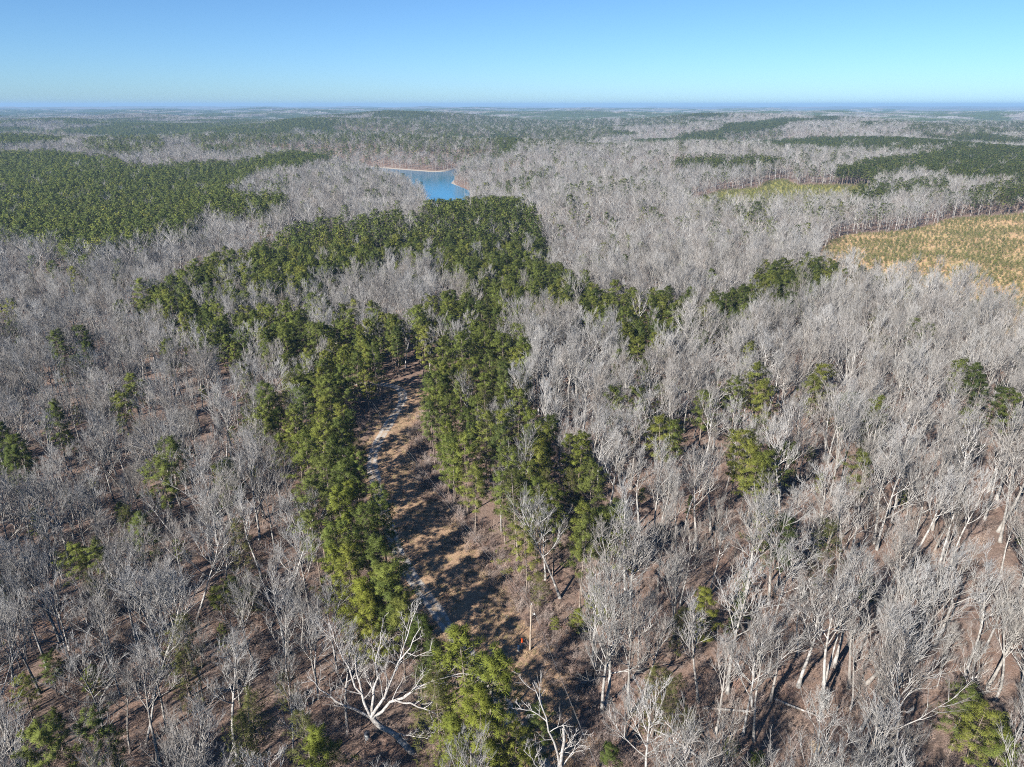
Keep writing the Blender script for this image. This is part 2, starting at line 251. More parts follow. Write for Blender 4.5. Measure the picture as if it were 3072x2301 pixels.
NAMED_PINES = [(-11.7, 85.2, 14.6, 'd'), (-14.7, 89.3, 15.7, 'd'), (-17.8, 92.4, 16.8, 'p'), (-9.8, 79.8, 15.7, 'o'), (-47.5, 203.5, 20.7, 'd'), (-47.6, 188.1, 22.0, 'p'), (-51.0, 185.3, 20.7, 'p'), (-55.6, 175.7, 20.7, 'p'), (-48.3, 169.2, 20.7, 'p'), (-53.8, 160.8, 20.7, 'p'), (-46.0, 153.2, 22.0, 'p'), (-40.9, 154.9, 20.7, 'd'), (-46.1, 141.2, 22.0, 'p'), (-40.3, 136.4, 20.7, 'p'), (-34.0, 130.7, 22.0, 'd'), (-38.5, 123.4, 22.0, 'p'), (-33.5, 121.6, 21.3, 'y'), (-38.3, 118.0, 17.9, 'p'), (-32.1, 111.0, 20.2, 'p'), (-28.0, 116.3, 20.2, 'd'), (-24.5, 106.8, 20.2, 'd'), (-27.7, 102.1, 20.2, 'y'), (-32.2, 105.6, 17.9, 'y'), (-21.3, 97.8, 20.2, 'p'), (-25.0, 96.5, 19.0, 'y'), (-20.0, 96.2, 17.9, 'd'), (-23.1, 93.8, 16.8, 'y'), (-33.1, 243.4, 24.4, 'p'), (-30.5, 227.3, 22.0, 'p'), (-15.7, 215.3, 23.2, 'p'), (-8.5, 222.8, 23.2, 'p'), (-2.4, 218.1, 22.0, 'p'), (-2.4, 159.5, 20.7, 'p'), (-3.9, 149.4, 20.7, 'p'), (1.7, 176.0, 19.5, 'p'), (15.5, 147.9, 19.5, 'y'), (15.9, 130.4, 20.7, 'p'), (-195.6, 352.5, 19.5, 'p'), (-147.7, 218.8, 11.2, 'p'), (-109.9, 191.8, 18.5, 'p'), (-105.1, 177.0, 18.5, 'p'), (-118.0, 167.3, 19.5, 'd'), (-120.6, 152.8, 20.7, 'd'), (-114.7, 148.3, 19.5, 'd'), (-114.5, 143.7, 18.5, 'd'), (-77.2, 143.5, 20.7, 'p'), (-76.3, 137.5, 18.5, 'p'), (-82.0, 112.4, 13.4, 'p'), (-52.6, 89.4, 15.7, 'o'), (-49.9, 85.2, 14.6, 'o'), (-52.1, 109.1, 9, 'p'), (-49.0, 107.4, 8, 'p'), (-53.7, 107.4, 8, 'p'), (-79.8, 126.0, 13.4, 'o'), (-75.2, 84.6, 9, 'p'), (-74.2, 89.4, 9, 'p'), (-36.9, 76.3, 14.6, 'o'), (-36.5, 72.4, 14.6, 'o'), (-28.0, 72.4, 14.6, 'o'), (-25.3, 69.5, 15.7, 'y'), (-6.3, 79.3, 22.4, 'y'), (-3.5, 74.2, 22.4, 'y'), (-4.0, 71.0, 19.0, 'y'), (-9.1, 91.4, 9, 'd'), (-10.5, 76.5, 16.8, 'o'), (3.5, 74.6, 12.3, 'p'), (0.3, 72.3, 12.3, 'p'), (1.5, 72.1, 9, 'y'), (-7.3, 72.4, 13.4, 'y'), (70.5, 190.5, 22.0, 'p'), (63.0, 184.6, 19.5, 'p'), (69.6, 181.1, 20.7, 'p'), (87.0, 189.1, 18.5, 'p'), (37.1, 158.9, 19.5, 'p'), (40.1, 159.1, 18.5, 'p'), (52.8, 150.1, 20.7, 'p'), (53.7, 144.1, 20.7, 'p'), (56.0, 141.2, 19.5, 'p'), (53.7, 140.3, 18.5, 'p'), (98.2, 176.2, 18.5, 'y'), (93.0, 167.7, 18.5, 'o'), (134.0, 192.9, 20.7, 'd'), (132.1, 186.2, 19.5, 'd'), (116.7, 165.3, 18.5, 'p'), (133.5, 173.3, 19.5, 'p'), (134.0, 179.6, 18.5, 'd'), (78.1, 142.7, 18.5, 'p'), (144.3, 247.2, 18.5, 'p'), (145.0, 239.1, 18.5, 'p'), (135.8, 202.4, 18.5, 'p'), (52.7, 179.7, 18.5, 'p'), (41.4, 219.3, 20.7, 'p'), (34.4, 212.4, 18.5, 'p'), (49.3, 229.0, 19.5, 'p'), (93.8, 190.6, 11.2, 'o'), (71.3, 176.0, 11.2, 'o'), (34.1, 100.9, 12.3, 'y'), (28.6, 97.7, 11.2, 'o'), (21.4, 81.4, 14.6, 'o'), (23.0, 80.5, 13.4, 'o'), (26.3, 79.6, 7, 'o'), (63.9, 77.0, 14.6, 'p'), (64.0, 73.8, 14.6, 'p'), (63.8, 70.1, 13.4, 'p'), (31.8, 76.8, 5, 'p'), (35.1, 74.4, 5, 'p'), (14.0, 74.6, 6, 'd'), (7.9, 103.7, 4, 'p'), (12.0, 103.9, 6, 'y'), (15.5, 106.3, 9, 'y'), (129.9, 468.8, 16.8, 'd'), (45.1, 486.8, 14.6, 'd'), (43.8, 372.9, 18.5, 'p'), (58.6, 365.7, 18.5, 'p'), (93.5, 329.2, 18.5, 'p'), (177.5, 343.3, 18.5, 'd'), (165.7, 332.6, 18.5, 'd'), (158.3, 737.3, 15.7, 'd'), (188.0, 895.0, 12.3, 'd'), (5.1, 110.4, 9, 'o'), (-106.0, 833.6, 16.8, 'd'), (-98.4, 812.7, 13.4, 'd'), (-241.8, 386.4, 18.5, 'p'), (-184.1, 425.8, 18.5, 'o'), (-185.3, 457.6, 14.6, 'o')]
NAMED_BARE = [(53.2, 82.0, 23), (53.3, 78.1, 24), (53.9, 78.5, 23), (47.4, 91.3, 22), (35.3, 81.6, 20), (36.7, 80.7, 21), (31.3, 82.1, 17), (29.9, 87.2, 20), (75.5, 92.5, 23), (77.4, 89.8, 22), (77.9, 88.1, 18), (55.1, 95.8, 22), (13.8, 96.3, 21), (74.4, 99.7, 22), (73.7, 76.7, 16), (53.9, 86.5, 15), (44.2, 76.7, 13), (68.4, 94.9, 23), (67.6, 104.0, 22), (45.6, 101.5, 21), (29.2, 105.9, 18), (22.1, 107.7, 19), (34.4, 124.3, 19), (-58.4, 88.4, 21), (-53.4, 82.8, 16), (-78.2, 99.9, 18), (-65.1, 107.3, 18), (-51.0, 129.0, 18), (-69.7, 128.4, 16), (-69.0, 96.8, 18), (-77.5, 90.1, 19), (-63.3, 82.9, 17), (-49.9, 88.1, 14), (-49.4, 100.1, 17), (-43.7, 87.4, 13), (-37.7, 92.3, 17), (-32.6, 92.3, 17), (-30.0, 95.3, 15), (-32.6, 78.6, 15), (-90.7, 105.7, 18)]
at_pole = (3.2, 99.9)
at_pole2 = (-51.3, 213.2)
at_pole3 = (20.6, 294.5)
at_marker = (1.7, 100.0)
at_stub = (1.4, 100.0)
at_drum = (-21.9, 80.6)
at_rock = (46.3, 79.6)
at_log = (33.7, 86.6)
at_log2 = (45.2, 86.9)
at_tall = (13.8, 96.3)
at_bldg = [(1011.0, 2888.7), (1174.4, 2971.4)]

BUMPS = [(-700, 2350, 10, 380), (350, 2600, 9, 350), (1350, 2200, 9, 380), (-1600, 2700, 14, 450), (1000, 3500, 16, 500), (-500, 3900, 16, 500), (-1100, 1700, 9, 260), (150, 1900, 8, 240), (-9500, 14000, 55, 5000), (9000, 17000, 25, 4000), (260, 1180, 17, 230), (-150, 1750, 16, 330), (-620, 1500, 10, 380), (700, 1500, 8, 400), (-80, 560, 4, 160), (-460, 560, 5, 200), (420, 330, 4, 170)]
def terrain(x, y):
    x = np.asarray(x, float); y = np.asarray(y, float)
    r = np.hypot(x, y)
    z = 0.7 * waves(x, y, 95, 3) * ramp(r, 60, 160)
    z = z + 5.5 * waves(x, y, 420, 5) * ramp(r, 200, 700)
    z = z + 23 * waves(x, y, 1700, 8) * ramp(r, 900, 2600)
    z = z + 36 * waves(x, y, 7000, 11) * ramp(r, 4000, 11000)
    for bx, by, h, s in BUMPS: z = z + h * np.exp(-((x - bx) ** 2 + (y - by) ** 2) / (s * s))
    z = z - 4 * ramp(r, 250, 700)
    sd = seg_dist(x, y, LAKE); ins = inside(x, y, LAKE)
    bank = LAKE_Z + np.where(ins, -0.18 * np.minimum(sd, 18), 0.06 * sd + 0.0012 * sd * sd)
    w = np.where(ins, 1.0, 1 - ramp(sd, 20, 230))
    return z * (1 - w) + np.minimum(bank, z + 30) * w

def zt(x, y): return float(terrain(np.array([x]), np.array([y]))[0])

# ------------------------------------------------------------------ ground
th = np.radians(np.concatenate([np.arange(-46, 46, 0.4), np.arange(46, 314, 4.0)]))
rr = [12.0]
while rr[-1] < 30000:
    r = rr[-1]; rr.append(r + (min(max(r * 0.02, 1.2), 8.0) if r < 1500 else r * 0.03))
rr = np.array(rr); A, Rr = np.meshgrid(th, rr); GX = Rr * np.sin(A); GY = Rr * np.cos(A)
GZ = terrain(GX, GY)
nt_, nr_ = len(th), len(rr)
V = np.stack([GX, GY, GZ], -1).reshape(-1, 3)
i = (np.arange(nr_ - 1)[:, None] * nt_ + np.arange(nt_)[None]).ravel(); j = (np.arange(nr_ - 1)[:, None] * nt_ + (np.arange(nt_)[None] + 1) % nt_).ravel()
F = np.concatenate([np.stack([i, i + nt_, j + nt_], 1), np.stack([i, j + nt_, j], 1)])
V = np.vstack([V, [[0, 0, zt(0, 0)]]]); c = len(V) - 1
F = np.vstack([F, np.stack([np.full(nt_, c), np.arange(nt_), (np.arange(nt_) + 1) % nt_], 1)])
gm = mesh_from('ground', V, F, [ground_material()], smooth=True)
zone = np.zeros((len(V), 4), np.float32); zone[:, 3] = 1
gx, gy = V[:, 0], V[:, 1]
def soft(poly, w):
    d = seg_dist(gx, gy, poly); d = np.where(inside(gx, gy, poly), d, -d); return np.clip(d / w + 0.5, 0, 1)
zone[:, 0] = soft(FIELD, 10); zone[:, 1] = soft(GLADE, 12)
zone[:, 2] = ramp(np.hypot(gx, gy), 2600, 5200)
ca = gm.color_attributes.new('zone', 'FLOAT_COLOR', 'POINT'); ca.data.foreach_set('color', zone.ravel())
tag(link(bpy.data.objects.new('ground', gm)), kind='structure')

def curve(pts, n):
    """smooth resample of a polyline"""
    p = np.array(pts, float)
    for _ in range(3):
        q = np.empty((2 * len(p) - 2, 2)); q[0::2] = .75 * p[:-1] + .25 * p[1:]; q[1::2] = .25 * p[:-1] + .75 * p[1:]
        p = np.vstack([p[:1], q, p[-1:]])
    s = np.concatenate([[0], np.cumsum(np.hypot(*np.diff(p, axis=0).T))])
    u = np.linspace(0, s[-1], n); return np.stack([np.interp(u, s, p[:, 0]), np.interp(u, s, p[:, 1])], 1)
NR = 170
road = curve(ROAD, NR); verge = curve(VERGE, NR)
tan_ = np.gradient(road, axis=0); tan_ /= np.linalg.norm(tan_, axis=1, keepdims=True); nor = np.stack([-tan_[:, 1], tan_[:, 0]], 1)   # points to the left of the track
def strip(name, left, right, lift, nx, mat, zonef=None, crown=0.0):
    t = np.linspace(0, 1, nx); P = left[:, None] * (1 - t)[None, :, None] + right[:, None] * t[None, :, None]
    Z = terrain(P[..., 0], P[..., 1]) + lift + crown * np.sin(np.pi * t)[None]
    V = np.concatenate([P, Z[..., None]], -1).reshape(-1, 3)
    i = (np.arange(len(left) - 1)[:, None] * nx + np.arange(nx - 1)[None]).ravel()
    me = mesh_from(name, V, np.stack([i, i + 1, i + nx + 1, i + nx], 1), [mat], smooth=True)
    if zonef is not None:
        z = np.zeros((len(left), nx, 4), np.float32); z[..., 3] = 1; z[..., 0] = zonef(t)[None]
        ca = me.color_attributes.new('zone', 'FLOAT_COLOR', 'POINT'); ca.data.foreach_set('color', z.ravel())
    return tag(link(bpy.data.objects.new(name, me)), kind='structure')
rng = np.random.default_rng(4)
wob = np.convolve(rng.normal(0, 1, NR + 8), np.ones(9) / 9, 'valid')[:, None]
strip('grass_verge', road + nor * (3.0 + wob), verge + nor * (.6 - 4.5 * np.roll(wob, 11, 0) + .9 * rng.normal(0, 1, (NR, 1))), 0.06, 12, verge_material())
strip('gravel_track', road + nor * (1.4 + .5 * wob), road - nor * (1.4 - .6 * np.roll(wob, 5, 0)), 0.10, 9, track_material(), lambda t: 0.8 * np.exp(-((t - .5) / .12) ** 2) + 0.5 * np.clip((np.abs(t - .5) - .4) / .1, 0, 1), 0.03)

# lake: a sheet of water in the hollow, with a bare sandy rim
lk = np.array(LAKE); bx0, by0 = lk.min(0) - 60; bx1, by1 = lk.max(0) + 60
me = mesh_from('lake_water', [(bx0, by0, LAKE_Z + .02), (bx1, by0, LAKE_Z + .02), (bx1, by1, LAKE_Z + .02), (bx0, by1, LAKE_Z + .02)], np.array([[0, 1, 2, 3]]), [water_material()])
tag(link(bpy.data.objects.new('lake_water', me)), kind='structure')
def shore_strip(a, b, w):
    p = curve(LAKE[a:b], 60); d = np.gradient(p, axis=0); d /= np.linalg.norm(d, axis=1, keepdims=True); n = np.stack([d[:, 1], -d[:, 0]], 1)
    if inside(np.array([p[30, 0] + n[30, 0] * 3]), np.array([p[30, 1] + n[30, 1] * 3]), LAKE)[0]: n = -n
    t = np.linspace(-.1, 1, 6); P = p[:, None] + n[:, None] * (t * w)[None, :, None]
    Z = np.maximum(terrain(P[..., 0], P[..., 1]), LAKE_Z - .3) + 0.30 * np.clip(t + .1, 0, 1)[None]
    V = np.concatenate([P, Z[..., None]], -1).reshape(-1, 3); i = (np.arange(59)[:, None] * 6 + np.arange(5)[None]).ravel()
    me = mesh_from('shore', V, np.stack([i, i + 1, i + 7, i + 6], 1), [M_SAND], smooth=True)
    tag(link(bpy.data.objects.new('shore', me)), kind='structure')
M_SAND = plain('shore_sand', (.42, .37, .31), 0.95, 0.3, (.33, .28, .23))
shore_strip(2, 6, 7); shore_strip(6, 14, 8)

# ------------------------------------------------------------------ tree generators: trunk (V,F) and crown (V,F), 20 m tall
def gen_bare(seed, H=20.0, first=.40, nl=11, a_lo=56, a_hi=22, ll=.42, r0=.25, m2=7, m3=5, m4=3, lean=.03, tw=1.0, crown_r=1.0):
    g = np.random.default_rng(seed)
    tr = grow(g, np.array([[0., 0, -.3]]), np.array([[g.normal(0, lean), g.normal(0, lean), 1.]]), H * .93, 10, .045, .06)
    tt = np.linspace(0, 1, 10); rad = r0 * (1 - .80 * tt ** .9); rad[0] *= 1.45
    parts = [tubes(tr, rad[None], 7)]
    t = first + (1 - first) * ((np.arange(nl) + g.random(nl)) / nl) * .97
    s = t * 9; i = np.clip(s.astype(int), 0, 8); w = (s - i)[:, None]; P0 = tr[0][i] * (1 - w) + tr[0][i + 1] * w
    q = (t - first) / (1 - first); az = np.arange(nl) * 2.4 + g.uniform(-.6, .6, nl); a = np.radians(a_lo + (a_hi - a_lo) * q + g.uniform(-9, 9, nl))
    D0 = np.stack([np.sin(a) * np.cos(az), np.sin(a) * np.sin(az), np.cos(a)], 1)
    L = H * ll * crown_r * (1 - .5 * q) * g.uniform(.65, 1.2, nl)
    l1 = grow(g, P0, D0, L, 7, .075, .13); r1 = np.interp(t, tt, rad) * .60
    parts.append(tubes(l1, r1[:, None] * np.linspace(1, .22, 7)[None], 5))
    S, D, L2, t2 = sprout(g, l1, L, m2, .22, 1, 22, 48, .38, .66, .28)
    l2 = grow(g, S, D, L2, 5, .09, .10); r2 = np.repeat(r1, m2) * (1 - .7 * t2) * .62 + .02
    parts.append(tubes(l2, r2[:, None] * np.linspace(1, .3, 5)[None], 4)); crown = []
    S, D, L3, t3 = sprout(g, np.concatenate([l2]), L2, m3, .2, 1, 20, 46, .40, .72, .20)
    l3 = grow(g, S, D, L3, 3, .10, .08)
    crown.append(tubes(l3, np.broadcast_to(np.array([.024, .018, .010]) * tw, (len(l3), 3)), 3))
    S, D, L4, _ = sprout(g, l3, L3, m4, .1, 1, 16, 44, .55, 1.15, .15)
    crown.append(spikes(S, D, np.clip(L4, .35, 1.6), .0115 * tw))
    # twigs on the leading shoot
    return join(parts), join(crown)
def gen_bare_far(seed, H=20.0, first=.40, nl=10, r=.044, m2=7, m3=4, ll=.42):
    g = np.random.default_rng(seed)
    tr = grow(g, np.array([[0., 0, 0]]), np.array([[0, 0, 1.]]), H * .93, 4, .04, .06)
    t = first + (1 - first) * ((np.arange(nl) + g.random(nl)) / nl) * .97; s = t * 3; i = np.clip(s.astype(int), 0, 2); w = (s - i)[:, None]
    P0 = tr[0][i] * (1 - w) + tr[0][i + 1] * w; q = (t - first) / (1 - first); az = np.arange(nl) * 2.4 + g.uniform(-.6, .6, nl)
    a = np.radians(60 - 30 * q); D0 = np.stack([np.sin(a) * np.cos(az), np.sin(a) * np.sin(az), np.cos(a)], 1)
    L = H * ll * (1 - .5 * q) * g.uniform(.65, 1.2, nl); l1 = grow(g, P0, D0, L, 4, .12, .1)
    S, D, L2, _ = sprout(g, l1, L, m2, .2, 1, 22, 50, .42, .72, .28); l2 = grow(g, S, D, L2, 3, .12, .08)
    S3, D3, L3, _ = sprout(g, l2, L2, m3, .15, 1, 22, 58, .5, .95, .15)
    return join([tubes(tr, np.array([[.24, .19, .13, .05]]), 4), tubes(l1, np.broadcast_to([.10, .08, .06, .035], (nl, 4)), 3)]), join([tubes(l2, np.broadcast_to([r, r * .75, r * .35], (len(l2), 3)), 3), spikes(S3, D3, np.clip(L3, .6, 2.2), r * .55)])
def gen_pine(seed, H=20.0, base=.45, W=3.6, nb=40, sag=0.0, clumps=6, n=66, rad=.74, wid=.029, cone=.35, r0=.2, scatter=.38):
    g = np.random.default_rng(seed)
    tr = grow(g, np.array([[0., 0, -.3]]), np.array([[g.normal(0, .02), g.normal(0, .02), 1.]]), H * .97, 9, .02, .08)
    tt = np.linspace(0, 1, 9); rd = r0 * (1 - .85 * tt); rd[0] *= 1.3
    q = ((np.arange(nb) + g.random(nb)) / nb) ** .85; t = base + (1 - base) * q * .985; s = t * 8; i = np.clip(s.astype(int), 0, 7); w = (s - i)[:, None]
    P0 = tr[0][i] * (1 - w) + tr[0][i + 1] * w
    prof = np.minimum(1, .45 + q * 2.2) * (1 - q) ** (cone) * .9 + .16
    az = np.arange(nb) * 2.4 + g.uniform(-.5, .5, nb); lop = 1 + .28 * np.cos(az - g.uniform(0, 6.28)); L = W * prof * g.uniform(.55, 1.2, nb) * lop
    el = np.radians(-6 + 50 * q ** 1.5 + g.uniform(-12, 12, nb) - sag)
    D0 = np.stack([np.cos(el) * np.cos(az), np.cos(el) * np.sin(az), np.sin(el)], 1); l1 = grow(g, P0, D0, L, 5, .10, .09)
    wood = [tubes(tr, rd[None], 7), tubes(l1, np.interp(t, tt, rd)[:, None] * np.linspace(.38, .1, 5)[None], 3)]
    k = clumps; u = (.45 + .6 * (np.arange(k)[None] + g.random((nb, k))) / k) * 4; i = np.clip(u.astype(int), 0, 3); w = (u - i)[..., None]; b = np.arange(nb)[:, None]
    C = l1[b, i] * (1 - w) + l1[b, i + 1] * w; D = unit(l1[b, i + 1] - l1[b, i])
    C = C + g.normal(0, 1, C.shape) * np.array([1, 1, .35]) * (scatter * np.minimum(1, L / W + .2))[:, None, None]
    C = C.reshape(-1, 3); R = rad * g.uniform(.65, 1.25, len(C))
    # dead stubs under the crown
    m = 7; ts = g.uniform(base * .45, base, m); aa = g.uniform(0, 6.28, m); PS = np.stack([np.interp(ts, tt, tr[0][:, j]) for j in range(3)], 1)
    wood.append(spikes(PS, np.stack([np.cos(aa), np.sin(aa), np.full(m, .1)], 1), g.uniform(.5, 1.8, m), .03))
    mid = np.stack([np.full(len(C), tr[0][6, 0]), np.full(len(C), tr[0][6, 1]), C[:, 2] * .6 + H * base * .4], 1)
    v, f, nn = blades(g, C, n, R, wid, .62, D.reshape(-1, 3), mid)
    return join(wood), (v, f), nn
def gen_clump(seed, kind):
    """a sixty-metre patch of far woodland"""
    g = np.random.default_rng(seed); parts = []
    for _ in range(34):
        x, y = g.uniform(-32, 32, 2); h = g.uniform(.75, 1.15); sub = g.integers(1e6)
        if kind == 'p': C = np.stack([g.normal(0, 2.4, 9), g.normal(0, 2.4, 9), g.uniform(9, 18, 9)], 1); v, f, _ = blades(g, C, 7, 2.4, .55, .7)
        else:
            C = np.stack([g.normal(0, 2.0, 34), g.normal(0, 2.0, 34), g.uniform(6, 14, 34)], 1); v, f = spikes(C, g.normal(0, .5, (34, 3)) + [0, 0, 1], g.uniform(3, 6, 34), .22)
        parts.append((v * h + [x, y, 0], f))
    return join(parts)

def proto(name, wood, crown, mw, mc, nn=None):
    V, F = join([wood, crown]); N = None if nn is None else np.vstack([np.zeros_like(wood[0]), nn]); mi = np.r_[np.zeros(len(wood[1])), np.ones(len(crown[1]))]
    return bpy.data.objects.new(name, mesh_from(name, V, F, [mw, mc], mi, nn is not None, N))
BARE = []      # (trunk mesh, crown mesh, wood, crown)
specs = [dict(first=.36, nl=13, ll=.44), dict(first=.48, nl=12, ll=.38, a_lo=44, a_hi=18, m4=2, r0=.28), dict(first=.30, nl=14, ll=.46, a_lo=64), dict(first=.52, nl=11, ll=.36, a_lo=40, a_hi=16, r0=.27, m4=2),
         dict(first=.42, nl=12, ll=.42), dict(first=.45, nl=12, ll=.40, a_lo=46, a_hi=20, m4=2, r0=.28), dict(first=.34, nl=11, ll=.48, a_lo=58, lean=.09), dict(first=.55, nl=10, ll=.33, a_lo=46, a_hi=20, lean=.07, m4=2, r0=.27),
         dict(first=.40, nl=12, ll=.42, lean=.12), dict(first=.26, nl=15, ll=.36, a_lo=55, a_hi=20, r0=.17)]
for k, sp in enumerate(specs):
    w_, c_ = gen_bare(100 + k, **sp)
    BARE.append((mesh_from('bare_trunk', *w_, [M_BARK], smooth=True), mesh_from('bare_crown', *c_, [M_TWIG]), w_, c_))
PINE = {}
def pine_variants(key, mat, seeds, **kw):
    L = []
    for s in seeds:
        g = random.Random(s); k2 = dict(kw); k2['W'] = kw['W'] * g.uniform(.85, 1.2); k2['base'] = kw['base'] * g.uniform(.85, 1.1)
        w_, c_, n_ = gen_pine(s, **k2); L.append((mesh_from('pine_trunk', *w_, [M_PBARK], smooth=True), mesh_from('pine_crown', *c_, [mat], None, True, n_), w_, c_, n_))
    PINE[key] = L
pine_variants('p', M_NEED['p'], range(200, 206), base=.40, W=4.1, nb=40)
pine_variants('d', M_NEED['d'], range(210, 213), base=.40, W=3.5, cone=.5)
pine_variants('y', M_NEED['y'], range(220, 224), base=.16, W=4.1, nb=50, cone=.6)
pine_variants('o', M_NEED['o'], range(230, 233), base=.22, W=3.6, nb=58, clumps=4, n=30, rad=.7, cone=.55)

def proto_collection(name, objs):
    c = bpy.data.collections.new(name)
    for o in objs: c.objects.link(o)
    return c
C_BARE = proto_collection('bare_tree_shapes', [proto('bare_shape_%02d' % k, b[2], b[3], M_BARK, M_TWIG) for k, b in enumerate(BARE)])
C_BFAR = proto_collection('far_bare_tree_shapes', [proto('far_bare_shape_%02d' % k, *gen_bare_far(300 + k), M_BARK, M_TWIG) for k in range(6)])
C_PINE = proto_collection('pine_shapes', [proto('pine_shape_%02d' % k, b[2], b[3], M_PBARK, M_NEED[kk], b[4]) for k, (kk, b) in enumerate([('p', b) for b in PINE['p']] + [('d', PINE['d'][0]), ('d', PINE['d'][1])])])
C_PFAR = proto_collection('far_pine_shapes', [(lambda q: proto('far_pine_shape_%02d' % k, q[0], q[1], M_PBARK, M_NEED['d' if k % 3 else 'p'], q[2]))(gen_pine(400 + k, nb=20, clumps=2, n=13, rad=1.4, wid=.17, W=3.4)) for k in range(5)])
C_CLB = proto_collection('far_wood_shapes', [bpy.data.objects.new('wood_shape_%02d' % k, mesh_from('wood_shape', *gen_clump(500 + k, 'b'), [M_TWIG])) for k in range(3)])
C_CLP = proto_collection('far_pinewood_shapes', [bpy.data.objects.new('pinewood_shape_%02d' % k, mesh_from('pinewood_shape', *gen_clump(520 + k, 'p'), [M_NEED['d']])) for k in range(3)])

def scatter(name, coll, x, y, idx, scl, rng, tilt=.05, z=None, label=None, cat=None):
    """one mass of look-alikes set out on the ground"""
    n = len(x); z = terrain(x, y) if z is None else z
    me = bpy.data.meshes.new(name); me.vertices.add(n); me.vertices.foreach_set('co', np.stack([x, y, z], 1).astype(np.float32).ravel())
    rot = np.stack([rng.normal(0, tilt, n), rng.normal(0, tilt, n), rng.uniform(0, math.tau, n)], 1).astype(np.float32)
    a = me.attributes.new('turn', 'FLOAT_VECTOR', 'POINT'); a.data.foreach_set('vector', rot.ravel())
    a = me.attributes.new('size', 'FLOAT_VECTOR', 'POINT'); a.data.foreach_set('vector', np.asarray(scl, np.float32).ravel())
    a = me.attributes.new('shape', 'INT', 'POINT'); a.data.foreach_set('value', np.asarray(idx, np.int32))
    o = link(bpy.data.objects.new(name, me)); tag(o, label, cat, kind='stuff')
    ng = bpy.data.node_groups.new(name + '_nodes', 'GeometryNodeTree'); ng.is_modifier = True
    ng.interface.new_socket('Geometry', in_out='INPUT', socket_type='NodeSocketGeometry'); ng.interface.new_socket('Geometry', in_out='OUTPUT', socket_type='NodeSocketGeometry')
    N = ng.nodes; Lk = ng.links; gi = N.new('NodeGroupInput'); go = N.new('NodeGroupOutput')
    ci = N.new('GeometryNodeCollectionInfo'); ci.inputs['Collection'].default_value = coll; ci.inputs['Separate Children'].default_value = True; ci.inputs['Reset Children'].default_value = True
    ip = N.new('GeometryNodeInstanceOnPoints'); ip.inputs['Pick Instance'].default_value = True
    def attr(nm, t): q = N.new('GeometryNodeInputNamedAttribute'); q.data_type = t; q.inputs['Name'].default_value = nm; return q.outputs['Attribute']
    er = N.new('FunctionNodeEulerToRotation'); Lk.new(attr('turn', 'FLOAT_VECTOR'), er.inputs[0])
    Lk.new(gi.outputs[0], ip.inputs['Points']); Lk.new(ci.outputs[0], ip.inputs['Instance']); Lk.new(attr('shape', 'INT'), ip.inputs['Instance Index'])
    Lk.new(er.outputs[0], ip.inputs['Rotation']); Lk.new(attr('size', 'FLOAT_VECTOR'), ip.inputs['Scale']); Lk.new(ip.outputs[0], go.inputs[0])
    md = o.modifiers.new('scatter', 'NODES'); md.node_group = ng
    return o

# ------------------------------------------------------------------ where the trees stand
rng = np.random.default_rng(77)
def jgrid(r0, r1, s):
    """jittered lattice inside the view wedge between two distances"""
    w = r1 * .86 + 60; xs = np.arange(-w, w, s); ys = np.arange(44, r1 + s, s * .87); X, Y = np.meshgrid(xs, ys)
    X = X + (np.arange(len(ys)) % 2)[:, None] * s * .5; X = X + rng.uniform(-.46, .46, X.shape) * s; Y = Y + rng.uniform(-.46, .46, Y.shape) * s
    X, Y = X.ravel(), Y.ravel(); r = np.hypot(X, Y); k = (r >= r0) & (r < r1) & (np.abs(X) < .80 * Y + 46) & (Y > 46)
    return X[k], Y[k]
PROAD = np.array(ROAD); corridor = [tuple(p) for p in (road + nor * (2.4 + 4.5 * ((road[:, 1:] > 172) & (road[:, :1] > -45))))] + [tuple(p) for p in verge[::-1]]
def allowed(x, y, m=1.0):
    k = ~inside(x, y, corridor) & ~inside(x, y, LAKE) & (seg_dist(x, y, LAKE) > 2.5 * m) & ~inside(x, y, FIELD) & ~inside(x, y, GLADE)
    return k
BLD = np.array([1560., 4230.]); BLD_CLEAR = [(1440, 3840), (1700, 3840), (1700, 4300), (1440, 4300)]
def pine_share(x, y):
    r = np.hypot(x, y)
    n = .45 * waves(x, y, 330, 20, 7) + .4 * waves(x, y, 800, 21, 6) + .35 * waves(x, y, 1900, 22, 6)
    far = np.clip((n + .06) * 6, 0, 1) * .9
    p = .03 + np.where(x > 0, .075, .045) * ramp(r, 300, 700) + far * ramp(r, 1100, 1700)
    for d, poly in PINE_ZONES:
        k = inside(x, y, poly); p = np.where(k, d, p)
    return p

trees = []   # near: x, y, h, type, variant
def near_ok(x, y, d): return all((x - t[0]) ** 2 + (y - t[1]) ** 2 > d * d for t in trees)
for (x, y, h, k) in NAMED_PINES: trees.append((x, y, h, k, random.Random(int(x * 10)).randrange(99), 1))
for n_, (x, y, h) in enumerate(NAMED_BARE): trees.append((x, y, h, 'b', [3, 1, 7, 5, 4][n_ % 5] if x > 0 else [0, 2, 6, 8, 4][n_ % 5], 1))
named = np.array([(t[0], t[1]) for t in trees] + [(-14.6, 78.6), (6, 68), (3.2, 99.9)])
def away(x, y, d):
    k = np.ones(len(x), bool)
    for a, b in named: k &= (x - a) ** 2 + (y - b) ** 2 > d * d
    return k
X, Y = jgrid(50, 420, 5.8)
k = allowed(X, Y) & away(X, Y, 3.4)
for (a, b, h, kk) in NAMED_PINES:      # these stand in small openings
    q = math.hypot(a, b); k &= (X - a * (1 - 5 / q)) ** 2 + (Y - b * (1 - 5 / q)) ** 2 > (6.0 if h > 15 else 4.6 if h > 10 else 3.6) ** 2
